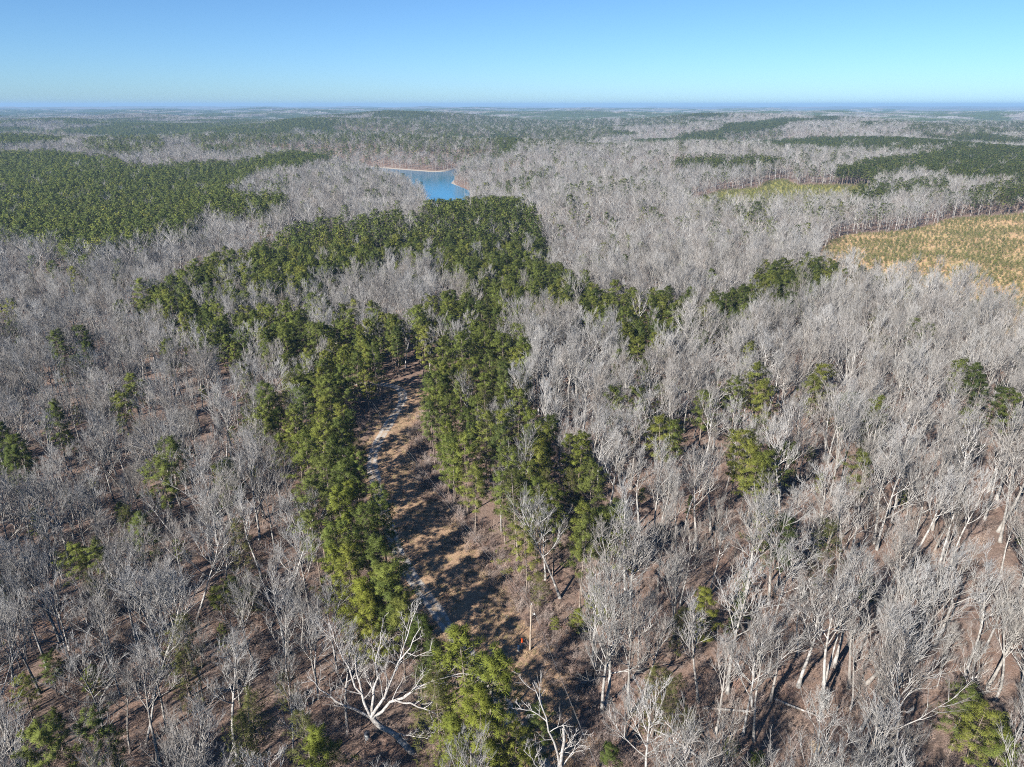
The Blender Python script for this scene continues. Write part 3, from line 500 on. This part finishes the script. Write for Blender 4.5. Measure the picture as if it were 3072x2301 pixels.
k &= ~((np.hypot(X - 1.4, Y - 97) < 6)); X, Y = X[k], Y[k]
ps = pine_share(X, Y); isp = rng.random(len(X)) < ps
thin = (waves(X, Y, 45, 31) > .75) & ~isp | (~isp & (rng.random(len(X)) < .05))
X, Y, isp, ps = X[~thin], Y[~thin], isp[~thin], ps[~thin]
roadd = seg_dist(X, Y, [tuple(p) for p in road], closed=False); verged = seg_dist(X, Y, [tuple(p) for p in verge], closed=False)
keep = isp | ((roadd > 9) & (verged > 2.5) & (np.hypot(X - 5, Y - 63) > 9) & (np.hypot(X + 18, Y - 73) > 11)) & ((X < 22) | (rng.random(len(X)) > .26 * (Y < 150)))
X, Y, isp, ps, roadd = X[keep], Y[keep], isp[keep], ps[keep], roadd[keep]
X2, Y2 = jgrid(60, 420, 6.6); q = allowed(X2, Y2) & away(X2, Y2, 3.2); p2 = pine_share(X2, Y2); q &= (p2 > .4) & (rng.random(len(X2)) < .2); X2, Y2, p2 = X2[q], Y2[q], p2[q]   # the stands are closer set
X = np.r_[X, X2]; Y = np.r_[Y, Y2]; isp = np.r_[isp, np.ones(len(X2), bool)]; ps = np.r_[ps, p2]; roadd = np.r_[roadd, seg_dist(X2, Y2, [tuple(p) for p in road], closed=False)]
for x, y, p, s, rd in zip(X, Y, isp, ps, roadd):
    u = rng.random()
    if p:
        kind = 'p' if u < .68 else 'd' if u < .84 else ('y' if rd < 22 and y < 240 else 'o')
        trees.append((x, y, rng.uniform(15, 21.5), kind, int(rng.integers(99)), 0))
    else:
        h = rng.uniform(14, 23.5) if u > .24 else rng.uniform(6, 12)
        if u < (.12 if x < 10 and y < 160 else .08) and y < 260: trees.append((x, y, rng.uniform(5, 10.5), 'o' if u < .055 else 'y', int(rng.integers(99)), 0))
        else: trees.append((x, y, h * (.95 if x < 0 else 1.06), 'b', int(rng.integers(99)) if x < 18 or rng.random() < .25 else [1, 3, 5, 7][int(rng.integers(4))], 0))
T = np.array([(t[0], t[1], t[2]) for t in trees])
def project(x, y, z):
    w = y * math.cos(PITCH) - (z - CAM_Z) * math.sin(PITCH); d = -y * math.sin(PITCH) - (z - CAM_Z) * math.cos(PITCH)
    return 512 + FPX * x / w, 383.5 + FPX * d / w
tz = terrain(T[:, 0], T[:, 1]); pu, pv = project(T[:, 0], T[:, 1], tz + T[:, 2] * .7)
seen = (pu > -15) & (pu < 1039) & (pv < 775)
size = T[:, 2] / np.sqrt(T[:, 0] ** 2 + T[:, 1] ** 2 + (CAM_Z - 12) ** 2)
kinds = np.array([t[3] for t in trees]); first = np.array([t[5] for t in trees])
single = np.zeros(len(trees), bool)
for grp in (['b'], ['p', 'd', 'y', 'o']):
    m = np.isin(kinds, grp) & seen; ids = np.where(m)[0]; ids = ids[np.argsort(-(size[ids] + first[ids] * .5))][:298]; single[ids] = True

# ------------------------------------------------------------------ labels: each tree by its look and the nearest thing one can find
LANDMARKS = [('the wooden utility pole', 3.2, 99.9), ('the huge white spreading tree', -14.6, 79), ('the dead forked white tree', 6, 68), ('the tall yellow-green pine', -4, 77),
             ('the track bend', -37, 200), ('the lone round pine', -83.3, 114), ('the bushy olive pine', 30, 84), ('the twin straight trunks', 53.5, 78.3),
             ('the big pine group', 72, 195), ('the bushy pine trio', -52, 108), ('the dark pine trio', -121, 154), ('the lone white pole', 20.5, 294),
             ('the flat-topped pine clump', 105, 300), ('the orange-topped marker post', 1.7, 100), ('the low green bushes', 47, 74), ('the broad corner pine', 78, 78), ('the pale sandy patch', 46.3, 79.6),
             ('the bare-tree gap', -45, 300), ('the straight track stretch', -22, 125), ('the field-side pine clump', 230, 330), ('the dense pine block', -80, 260), ('the dark lone pine', -203, 366), ('the yellow-topped pine', 115, 180), ('the four-pine row', 62, 155)]
ORD = ['', 'second ', 'third ', 'fourth ', 'fifth ', 'sixth ', 'seventh ', 'eighth ', 'ninth ', 'tenth ', 'eleventh ', 'twelfth ', 'thirteenth ', 'fourteenth ', 'fifteenth ', 'sixteenth ', 'seventeenth ', 'eighteenth ', 'nineteenth ', 'twentieth ', 'twenty-first ', 'twenty-second ', 'twenty-third ', 'twenty-fourth ', 'twenty-fifth ', 'twenty-sixth ', 'twenty-seventh ', 'twenty-eighth ', 'twenty-ninth ', 'thirtieth ']
def describe(ids, noun):
    bins = {}; out = {}
    for n in ids:
        x, y, h = T[n]; best = min(LANDMARKS, key=lambda l: (x - l[1]) ** 2 + (y - l[2]) ** 2); dx, dy = x - best[1], y - best[2]
        side = ('behind' if dy > 0 else 'in front of') if abs(dy) > abs(dx) else ('right of' if dx > 0 else 'left of')
        bins.setdefault((best[0], side, noun(n)), []).append((dx * dx + dy * dy, n))
    for (lm, side, nn), L in bins.items():
        for r, (_, n) in enumerate(sorted(L)):
            lm2 = lm[4:] if lm.startswith('the ') else lm
            out[n] = f"{nn}, {ORD[min(r, 29)]}nearest {side} the {lm2}"
    return out
def bare_noun(n):
    h = T[n, 2]; v = trees[n][4] % 10
    return ('tall ' if h > 18.5 else 'medium ' if h > 13 else 'short ') + ('leaning ' if v in (6, 8) else 'long-trunked ' if v in (3, 7, 1) else 'wide ' if v == 2 else '') + 'bare grey tree'
def pine_noun(n):
    h = T[n, 2]; return ('tall ' if h > 16.5 else 'medium ' if h > 12 else 'small ') + {'p': 'green', 'd': 'dark green', 'y': 'yellow-green', 'o': 'thin olive'}[trees[n][3]] + ' pine'
lab = describe([n for n in np.where(single)[0] if kinds[n] == 'b'], bare_noun); lab.update(describe([n for n in np.where(single)[0] if kinds[n] != 'b'], pine_noun))
grng = np.random.default_rng(9)
for n in np.where(single)[0]:
    x, y, h, kd, var, nm = trees[n]; s = h / 20.0
    src = BARE if kd == 'b' else PINE[kd]; tm, cm = src[var % len(src)][:2]
    root = link(bpy.data.objects.new('bare_tree' if kd == 'b' else 'pine_tree', None)); root.empty_display_size = .5
    wd = grng.uniform(.85, 1.18) if kd == 'b' else grng.uniform(.9, 1.2) * (1.1 if nm else 1)
    sxy = s * wd * (1.0 if kd == 'b' else (20.0 / max(h, 6)) ** .3)
    root.location = (x, y, tz[n]); root.scale = (sxy, sxy, s); tl = .045 if kd == 'b' else .015
    root.rotation_euler = (grng.normal(0, tl), grng.normal(0, tl), grng.uniform(0, math.tau))
    tag(root, lab[n], 'tree', 'bare hardwood trees' if kd == 'b' else 'pine trees')
    link(bpy.data.objects.new('trunk', tm), root); link(bpy.data.objects.new('crown', cm), root)
# the rest of the near wood, then the woods beyond
rest = ~single
def grow_wood(name, coll, x, y, h, nvar, label, cat, wide=1.0, tilt=.04):
    s = h / 20.0; rr_ = np.hypot(x, y); w = s * rng.uniform(.88, 1.18, len(x)) * wide * (1 + .25 * ramp(rr_, 900, 1200) + .3 * ramp(rr_, 1900, 2300))
    scatter(name, coll, x, y, rng.integers(0, nvar, len(x)), np.stack([w, w, s], 1), rng, tilt, None, label, cat)
kb = rest & (kinds == 'b'); kp = rest & (kinds != 'b'); rT = np.hypot(T[:, 0], T[:, 1])
grow_wood('hardwood_forest', C_BARE, T[kb, 0], T[kb, 1], T[kb, 2], len(BARE), 'leafless grey hardwood forest filling both sides of the track', 'forest')
grow_wood('pine_forest', C_PINE, T[kp, 0], T[kp, 1], T[kp, 2], 8, 'green pine stands among the bare hardwoods', 'forest', 1.08, .015)
fx, fy, fp = [], [], []
for r0, r1, s in ((420, 1000, 7.4), (1000, 2000, 10.5), (2000, 4600, 15.0)):
    X, Y = jgrid(r0, r1, s); k = allowed(X, Y) & ~inside(X, Y, BLD_CLEAR); X, Y = X[k], Y[k]
    fx.append(X); fy.append(Y); fp.append(rng.random(len(X)) < pine_share(X, Y))
    X, Y = jgrid(r0, r1, s * .85); k = allowed(X, Y) & ~inside(X, Y, BLD_CLEAR) & (pine_share(X, Y) > .8); X, Y = X[k], Y[k]; fx.append(X); fy.append(Y); fp.append(np.ones(len(X), bool))
fx = np.concatenate(fx); fy = np.concatenate(fy); fp = np.concatenate(fp)
grow_wood('far_hardwood_forest', C_BFAR, fx[~fp], fy[~fp], np.where(rng.random((~fp).sum()) < .3, rng.uniform(8, 14, (~fp).sum()), rng.uniform(14, 23, (~fp).sum())), 6, 'pale leafless woodland stretching away beyond the lake', 'forest', 1.12)
grow_wood('far_pine_forest', C_PFAR, fx[fp], fy[fp], rng.uniform(16, 23, fp.sum()), 5, 'dark green pine plantations in the middle distance', 'forest', 1.15, .01)
X, Y = jgrid(4500, 12500, 44.0); p = rng.random(len(X)) < np.clip(pine_share(X, Y) * 1.1, .12, .95)
o1 = np.ones(len(X)) * rng.uniform(.85, 1.15, len(X))
scatter('distant_woodland', C_CLB, X[~p], Y[~p], rng.integers(0, 3, (~p).sum()), np.stack([o1[~p]] * 3, 1), rng, 0.0, None, 'grey woodland running to the horizon', 'forest')
scatter('distant_pinewood', C_CLP, X[p], Y[p], rng.integers(0, 3, p.sum()), np.stack([o1[p]] * 3, 1), rng, 0.0, None, 'dark pinewoods in bands below the horizon', 'forest')

# ------------------------------------------------------------------ undergrowth, grass, saplings
def gen_shrub(seed, n=9, h=1.6, m=7, r=.02):
    g = np.random.default_rng(seed); P0 = np.stack([g.normal(0, .25, n), g.normal(0, .25, n), np.zeros(n)], 1)
    l1 = grow(g, P0, np.stack([g.normal(0, .45, n), g.normal(0, .45, n), np.ones(n)], 1), h * g.uniform(.6, 1.1, n), 4, .14, .1)
    S, D, L, _ = sprout(g, l1, np.full(n, h), m, .2, 1, 25, 60, .3, .6, .12); l2 = grow(g, S, D, L, 3, .15, .08); S2, D2, L2, _ = sprout(g, l2, L, 4, .2, 1, 25, 60, .4, .8, .1)
    return join([tubes(l1, np.broadcast_to([r, r * .8, r * .6, r * .3], (n, 4)), 3), spikes(S, D, L, r * .6), spikes(S2, D2, L2, r * .5)])
C_BRUSH = proto_collection('brush_shapes', [bpy.data.objects.new('brush_shape_%02d' % k, mesh_from('brush_shape', *gen_shrub(600 + k), [M_BRUSH])) for k in range(5)])
def gen_tuft(seed, n=26, h=.55):
    g = np.random.default_rng(seed); P = np.stack([g.normal(0, .22, n), g.normal(0, .22, n), np.zeros(n)], 1)
    return spikes(P, np.stack([g.normal(0, .4, n), g.normal(0, .4, n), np.ones(n)], 1), h * g.uniform(.5, 1.2, n), .022)
C_TUFT = proto_collection('grass_shapes', [bpy.data.objects.new('grass_shape_%02d' % k, mesh_from('grass_shape', *gen_tuft(640 + k), [M_GRASS])) for k in range(4)])
X, Y = jgrid(50, 230, 1.75); k = allowed(X, Y, 0) & (rng.random(len(X)) < np.clip(.55 + .45 * waves(X, Y, 22, 41), 0, 1) * (1.1 - .6 * ramp(np.hypot(X, Y), 120, 230))); X, Y = X[k], Y[k]
s = rng.uniform(.5, 1.5, len(X)); scatter('undergrowth', C_BRUSH, X, Y, rng.integers(0, 5, len(X)), np.stack([s * 1.1, s * 1.1, s * rng.uniform(.6, 1.3, len(X))], 1), rng, .08, None, 'twiggy brown brush covering the forest floor', 'undergrowth')
X, Y = jgrid(50, 250, .85); rd = seg_dist(X, Y, [tuple(p) for p in road], closed=False)
k = inside(X, Y, corridor) & (rd > 2.0) & (rng.random(len(X)) < np.clip(.5 + .5 * waves(X, Y, 9, 43), .05, 1)); X, Y = X[k], Y[k]
s = rng.uniform(.5, 1.5, len(X)); scatter('verge_grass', C_TUFT, X, Y, rng.integers(0, 4, len(X)), np.stack([s, s, s * .9], 1), rng, .1, None, 'dry tan grass tufts along the gravel track', 'grass')
k = rng.random(len(X)) < .10; X, Y = X[k], Y[k]; rdv = seg_dist(X, Y, [tuple(p) for p in verge], closed=False)
s = rng.uniform(.35, .8, len(X)); scatter('verge_brush', C_BRUSH, X, Y, rng.integers(0, 5, len(X)), np.stack([s, s, s], 1), rng, .1, None, 'low brown brush dotted over the verge', 'undergrowth')
X, Y = jgrid(60, 230, 1.25); vd = seg_dist(X, Y, [tuple(p) for p in verge], closed=False); k = (vd < 4.5) & (Y < 205) & (rng.random(len(X)) < .55 * np.exp(-(vd / 3) ** 2) + .12) & (seg_dist(X, Y, [tuple(p) for p in road], closed=False) > 5) & (np.hypot(X - 1.4, Y - 99) > 2.2); X, Y = X[k], Y[k]
s = rng.uniform(.7, 1.7, len(X)); scatter('verge_thicket', C_BRUSH, X, Y, rng.integers(0, 5, len(X)), np.stack([s, s, s * rng.uniform(.7, 1.3, len(X))], 1), rng, .1, None, 'reddish brown thicket along the far edge of the verge', 'undergrowth')
# replanted clear-cut
def gen_sapling(seed):
    g = np.random.default_rng(seed); h = g.uniform(.8, 1.0); C = np.stack([g.normal(0, .16, 9), g.normal(0, .16, 9), np.linspace(.25, 1, 9) * h], 1); C[:, :2] *= (1.15 - C[:, 2:])
    w = tubes(np.array([[[0, 0, -.05], [0, 0, h * .9]]]), np.array([[.03, .01]]), 4); return w, blades(g, C, 9, .38, .035, .6)[:2]
SAP = [gen_sapling(700 + k) for k in range(4)]
SAPM = [mesh_from('sapling_shape', *join([w, c]), [M_PBARK, M_SAPLING], np.r_[np.zeros(len(w[1])), np.ones(len(c[1]))]) for w, c in SAP]
C_SAP = proto_collection('sapling_shapes', [bpy.data.objects.new('sapling_shape_%02d' % k, m) for k, m in enumerate(SAPM)])
X, Y = jgrid(330, 900, 2.5); k = inside(X, Y, FIELD); X, Y = X[k], Y[k]; keep = rng.random(len(X)) < np.clip(.72 + .5 * waves(X, Y, 55, 51), .12, 1); X, Y = X[keep], Y[keep]
pu, pv = project(X, Y, terrain(X, Y)); infr = (pu > 0) & (pu < 1024); order = np.argsort(np.hypot(X, Y) + np.where(infr, 0, 1e5)); one = order[:290]; more = order[290:]
hs = rng.uniform(1.1, 2.6, len(X)); Z = terrain(X, Y)
for n in one:
    o = link(bpy.data.objects.new('pine_sapling', SAPM[n % 4])); o.location = (X[n], Y[n], Z[n]); o.scale = (hs[n] * 1.25, hs[n] * 1.25, hs[n]); o.rotation_euler = (0, 0, rng.uniform(0, 6.28))
    tag(o, 'small olive pine sapling on the near edge of the tan clear-cut field', 'sapling', 'saplings on the near edge of the clear-cut')
scatter('sapling_rows', C_SAP, X[more], Y[more], rng.integers(0, 4, len(more)), np.stack([hs[more] * 1.25, hs[more] * 1.25, hs[more]], 1), rng, .05, None, 'rows of olive pine saplings across the clear-cut', 'saplings')
X, Y = jgrid(700, 1000, 3.6); k = inside(X, Y, GLADE); X, Y = X[k], Y[k]; s = rng.uniform(1.4, 3.4, len(X))
scatter('glade_saplings', C_SAP, X, Y, rng.integers(0, 4, len(X)), np.stack([s * 1.4, s * 1.4, s], 1), rng, .05, None, 'green young growth in the small clearing', 'saplings')
X, Y = jgrid(330, 900, 1.9); k = inside(X, Y, FIELD) & (rng.random(len(X)) < .6); X, Y = X[k], Y[k]; s = rng.uniform(.7, 1.6, len(X))
scatter('field_grass', C_TUFT, X, Y, rng.integers(0, 4, len(X)), np.stack([s * 1.6, s * 1.6, s], 1), rng, .1, None, 'dry straw grass between the saplings', 'grass')

# ------------------------------------------------------------------ single features
def thing(name, loc, label, cat, rz=0, group=None):
    o = link(bpy.data.objects.new(name, None)); o.location = loc; o.rotation_euler = (0, 0, rz); o.empty_display_size = .5; return tag(o, label, cat, group)
def part(name, parent, V, F, mat, smooth=False): return link(bpy.data.objects.new(name, mesh_from(name, V, F, [mat], smooth=smooth)), parent)
def limbtree(name, loc, label, stems, limbs, seed, mat, m2=6, m3=5, m4=4):
    """a tree drawn limb by limb: stems and limbs are lists of (points, r0, r1)"""
    g = np.random.default_rng(seed); root = thing(name, loc, label, 'tree')
    def poly(pts, k=9):
        p = np.array(pts, float)
        for _ in range(2):
            q = np.empty((2 * len(p) - 2, 3)); q[0::2] = .75 * p[:-1] + .25 * p[1:]; q[1::2] = .25 * p[:-1] + .75 * p[1:]; p = np.vstack([p[:1], q, p[-1:]])
        s = np.concatenate([[0], np.cumsum(np.linalg.norm(np.diff(p, axis=0), axis=1))]); u = np.linspace(0, s[-1], k)
        w = np.stack([np.interp(u, s, p[:, j]) for j in range(3)], 1); w[1:-1] += g.normal(0, .012 * s[-1], (k - 2, 3)); return w
    st = [tubes(poly(p)[None], np.linspace(a, b, 9)[None], 8) for p, a, b in stems]
    lp = np.stack([poly(p) for p, _, _ in limbs]); lr = np.stack([np.linspace(a, b, 9) for _, a, b in limbs]); st.append(tubes(lp, lr, 6))
    part('trunk', root, *join(st), mat, True)
    L = np.linalg.norm(lp[:, -1] - lp[:, 0], axis=1)
    S, D, L2, t2 = sprout(g, lp, L, m2, .2, 1, 25, 60, .22, .5, .12); l2 = grow(g, S, D, L2, 6, .16, .07)
    r2 = np.repeat(lr[:, 4], m2) * (1 - .6 * t2) * .6 + .015; cr = [tubes(l2, r2[:, None] * np.linspace(1, .25, 6)[None], 4)]
    S, D, L3, _ = sprout(g, l2, L2, m3, .2, 1, 25, 60, .3, .6, .1); l3 = grow(g, S, D, L3, 4, .16, .05); cr.append(tubes(l3, np.broadcast_to([.028, .022, .016, .009], (len(l3), 4)), 3))
    S, D, L4, _ = sprout(g, l3, L3, m4, .15, 1, 22, 58, .4, .8, .08); cr.append(spikes(S, D, np.clip(L4, .25, 1.2), .012))
    part('crown', root, *join(cr), mat); return root
limbtree('spreading_tree', (-14.6, 78.6, zt(-14.6, 78.6)), 'huge bleached white tree with a leaning trunk and wide spreading limbs', [([(0, 0, -.4), (-2.4, .1, 3), (-6, .3, 6.8)], .48, .36)],
  [([(-6, .3, 6.6), (-7.4, 1, 11), (-8.6, 3, 17.5)], .26, .05), ([(-6, .3, 6.6), (-5.6, 1.5, 11), (-4.4, 4, 19)], .26, .05), ([(-6, .3, 6.6), (-3.6, .8, 11.2), (1.6, 3.4, 20.5)], .28, .05), ([(-6, .3, 6.4), (-2.2, .2, 10), (3.4, .6, 13), (9.4, 1, 14)], .27, .05),
   ([(-2.2, .2, 10), (1.6, -1, 10), (6.4, -2, 8)], .15, .04), ([(-6, .3, 6.6), (-10, 0, 9.5), (-14.6, .5, 14)], .24, .05), ([(-7.2, .9, 10.5), (-10.5, 3, 16), (-12, 5, 20)], .17, .04), ([(-3.6, .8, 11.2), (-1.4, 4, 15), (.2, 7, 21.5)], .17, .04), ([(-3.0, .1, 3.6), (-.4, -1.4, 5), (2.6, -2.2, 5.2)], .12, .03)], 801, M_DEAD, 8, 6, 5)
limbtree('dead_tree', (6.2, 68, zt(6.2, 68)), 'dead forked white tree with a snapped upright stem beside the wires', [([(0, 0, -.4), (.1, 0, 8), (.3, .1, 16.4)], .34, .17)],
  [([(0, 0, 8.5), (-.6, .4, 13), (-2.2, 1.2, 18), (-3.6, 2, 21.8)], .2, .04), ([(.1, 0, 7), (-2.4, -.6, 9.6), (-4.8, -.8, 13.6)], .15, .04), ([(.1, 0, 9.5), (1.8, .6, 11.5), (3, 1, 14.5)], .11, .03), ([(-1.6, 1, 16.2), (-3.2, 1.4, 17.6), (-5.6, 1.5, 18.2)], .1, .03), ([(.2, 0, 12), (1.2, -.4, 14), (1.8, -.5, 16)], .08, .025)], 802, M_DEAD, 6, 5, 4)
limbtree('leaning_dead_tree', (30, 74.5, zt(30, 74.5)), 'fallen white tree crown fanning out low above dark shade', [([(0, 0, -.3), (-2.4, .6, 2.4), (-5, 1, 4.4)], .26, .18)],
  [([(-5, 1, 4.4), (-8, 2, 6), (-11.5, 2.6, 7)], .15, .03), ([(-5, 1, 4.4), (-8, .4, 5), (-11, -.6, 4.6)], .14, .03), ([(-4, .9, 3.6), (-7, 3, 6.5), (-9.6, 4.4, 8.6)], .13, .03), ([(-4.6, .9, 4), (-7, -1, 3.6), (-9, -2, 2.6)], .11, .03)], 803, M_DEAD, 7, 5, 4)

M_POLE = plain('weathered_pole', (.46, .38, .31), .85, 2.0, (.36, .29, .23)); M_WHITE = plain('white_plastic', (.78, .78, .76), .5); M_ORANGE = plain('orange_plastic', (.75, .10, .02), .5)
M_METAL = plain('grey_metal', (.42, .44, .45), .5); M_WIRE = plain('wire', (.28, .28, .28), .5); M_DARK = plain('dark_cap', (.05, .055, .07), .6); M_ROCK = plain('pale_sand', (.58, .46, .30), .95, 1.5, (.46, .35, .22))
def box(x0, x1, y0, y1, z0, z1):
    V = np.array([(x, y, z) for z in (z0, z1) for y in (y0, y1) for x in (x0, x1)], float)
    return V, np.array([(0, 2, 1), (1, 2, 3), (4, 5, 6), (5, 7, 6), (0, 1, 4), (1, 5, 4), (2, 6, 3), (3, 6, 7), (0, 4, 2), (2, 4, 6), (1, 3, 5), (3, 7, 5)])
def rod(a, b, r0, r1, s=8): return tubes(np.array([[a, b]], float), np.array([[r0, r1]]), s)
POLES = [((3.2, 99.9), 9.9, 'weathered wooden utility pole standing beside the gravel track', M_POLE), ((-51.3, 213.2), 9.5, 'grey utility pole half hidden by dark pines at the track bend', M_POLE), ((20.5, 294.2), 14.5, 'bright white pole rising alone out of the pines', M_WHITE)]
tops = []
for (x, y), h, lb, mt in POLES:
    z = zt(x, y); r = thing('utility_pole', (x, y, z), lb, 'utility pole', -.3, 'poles of the power line'); part('shaft', r, *rod((0, 0, -.5), (.12, 0, h), .19, .13, 10), mt, True)
    part('bracket', r, *join([rod((.1, 0, h - 1.6), (.75, 0, h - 1.9), .04, .035, 6), rod((.1, 0, h - 2.3), (.75, 0, h - 1.9), .03, .03, 6)]), M_METAL)
    part('insulator', r, *rod((.12, 0, h), (.12, 0, h + .28), .07, .045, 8), M_WHITE, True); part('insulator', r, *rod((.75, 0, h - 1.95), (.75, 0, h - 1.6), .06, .05, 8), M_WHITE, True)
    tops.append((x, y, z + h))
def wire(pts, r, label):
    seg = []
    for a, b, sag in pts:
        t = np.linspace(0, 1, 25)[:, None]; p = np.array(a) * (1 - t) + np.array(b) * t; p[:, 2] -= (4 * sag * t * (1 - t))[:, 0]; seg.append(p)
    P = np.vstack([seg[0]] + [s[1:] for s in seg[1:]]); V, F = tubes(P[None], np.full((1, len(P)), r), 5)
    tag(link(bpy.data.objects.new('overhead_wire', mesh_from('overhead_wire', V, F, [M_WIRE], smooth=True))), label, 'wire', 'overhead wires')
p1, p2, p3 = tops
wire([((24, 14, 12.5), (p1[0] + .1, p1[1], p1[2] + .25), 1.2), ((p1[0] + .1, p1[1], p1[2] + .25), (p2[0] + .1, p2[1], p2[2] + .25), 1.6)], .011, 'upper thin wire strung from the wooden utility pole')
wire([((24.6, 14.4, 10.6), (p1[0] + .7, p1[1] - .2, p1[2] - 1.6), 1.3), ((p1[0] + .7, p1[1] - .2, p1[2] - 1.6), (p2[0] + .7, p2[1] - .2, p2[2] - 1.6), 1.7)], .011, 'lower thin wire strung below the upper one')
z = zt(1.7, 100); r = thing('marker_post', (1.75, 100.3, z), 'slim white marker post with a bright orange top beside the pole', 'marker post'); part('post', r, *rod((0, 0, -.2), (0, 0, 1.5), .11, .11, 10), M_WHITE, True); part('cap', r, *join([rod((0, 0, 1.48), (0, 0, 2.25), .19, .19, 10), rod((0, 0, 2.25), (0, 0, 2.35), .19, .05, 10)]), M_ORANGE, True)
r = thing('pedestal', (1.15, 99.7, z), 'short stout white pedestal in the grass left of the marker post', 'pedestal'); part('body', r, *rod((0, 0, -.2), (0, 0, 1.25), .19, .18, 10), M_WHITE, True); part('lid', r, *rod((0, 0, 1.23), (0, 0, 1.4), .22, .12, 10), M_WHITE, True)
z = zt(-21.9, 80.6); r = thing('drum', (-21.9, 80.6, z), 'small grey drum with a dark top under the spreading white tree', 'drum')
part('body', r, *rod((0, 0, .6), (0, 0, 1.7), .38, .38, 14), M_METAL, True); part('lid', r, *join([rod((0, 0, 1.68), (0, 0, 1.95), .44, .40, 14), rod((0, 0, 1.95), (0, 0, 2.1), .40, .03, 14)]), M_DARK, True)
for k in range(3): a = k * 2.094; part('leg', r, *rod((.5 * math.cos(a), .5 * math.sin(a), -.1), (.3 * math.cos(a), .3 * math.sin(a), .8), .03, .03, 6), M_METAL)
def log(p, q, r0, label, branches, seed):
    g = np.random.default_rng(seed); za, zb = zt(*p), zt(*q); o = thing('fallen_log', (p[0], p[1], za), label, 'log')
    P = grow(g, np.array([[0, 0, r0]]), np.array([[q[0] - p[0], q[1] - p[1], zb - za]]), math.dist(p, q), 8, .03, 0)
    part('trunk', o, *tubes(P, np.linspace(r0, r0 * .45, 8)[None], 8), M_DEAD, True)
    S, D, L, _ = sprout(g, P, [math.dist(p, q)], branches, .3, 1, 30, 60, .15, .35, .2); part('branch', o, *tubes(grow(g, S, D, L, 4, .12, .02), np.broadcast_to([.05, .04, .03, .015], (branches, 4)), 4), M_DEAD)
log((30.4, 86.8), (38.2, 85.3), .26, 'pale fallen log lying across the slope between bare trunks', 4, 1); log((42.6, 88.5), (48.6, 84.6), .22, 'broken fallen log pointing down towards the pale sandy patch', 3, 2)
log((23.5, 76.2), (30.0, 78.4), .17, 'thin fallen trunk beside the low green bushes', 5, 3)
# pale sandy patch: an uneven low mound
n = 40; a = np.arange(n) * math.tau / n; g = np.random.default_rng(5); rim = 1.7 * (1 + .25 * np.sin(3 * a + 1) + .12 * g.normal(0, 1, n)); rings = []
for f, hh in ((1, .03), (.7, .22), (.35, .38)): rings.append(np.stack([46.3 + rim * f * np.cos(a), 79.6 + .8 * rim * f * np.sin(a), np.full(n, hh)], 1))
V = np.vstack(rings); V[:, 2] += terrain(V[:, 0], V[:, 1]) + g.normal(0, .03, len(V)); V = np.vstack([V, [[46.3, 79.6, zt(46.3, 79.6) + .42]]])
F = [(k * n + i, k * n + (i + 1) % n, (k + 1) * n + (i + 1) % n) for k in range(2) for i in range(n)] + [(k * n + i, (k + 1) * n + (i + 1) % n, (k + 1) * n + i) for k in range(2) for i in range(n)] + [(2 * n + i, 2 * n + (i + 1) % n, 3 * n) for i in range(n)]
tag(link(bpy.data.objects.new('sandy_ground', mesh_from('sandy_ground', V, np.array(F), [M_ROCK], smooth=True))), kind='structure')
# long white building far off
bz = zt(*BLD); r = thing('long_building', (BLD[0], BLD[1], bz), 'long low white building far off among the woods', 'building', -.05)
part('wall', r, *box(-110, 110, -14, 14, -3, 13), plain('white_wall', (.72, .70, .68), .7)); V = np.array([(-112, -15.5, 13.02), (112, -15.5, 13.02), (112, 0, 18), (-112, 0, 18), (-112, 15.5, 13.02), (112, 15.5, 13.02)], float)
part('roof', r, V, np.array([(0, 1, 2), (0, 2, 3), (3, 2, 5), (3, 5, 4), (0, 3, 4), (1, 5, 2)]), plain('white_roof', (.8, .79, .78), .5))

# ------------------------------------------------------------------ the air between
hz = bpy.data.materials.new('haze'); hz.use_nodes = True; nt = hz.node_tree; nt.nodes.clear(); out = nt.nodes.new('ShaderNodeOutputMaterial'); pv_ = nt.nodes.new('ShaderNodeVolumePrincipled')
pv_.inputs['Color'].default_value = (.36, .60, .90, 1); pv_.inputs['Density'].default_value = 0.00008; nt.links.new(pv_.outputs[0], out.inputs['Volume'])
V, F = box(-33000, 33000, -33000, 33000, -90, 125)
tag(link(bpy.data.objects.new('haze', mesh_from('haze', V, F, [hz]))), 'thin blue haze over the distant woods', 'haze', kind='stuff')
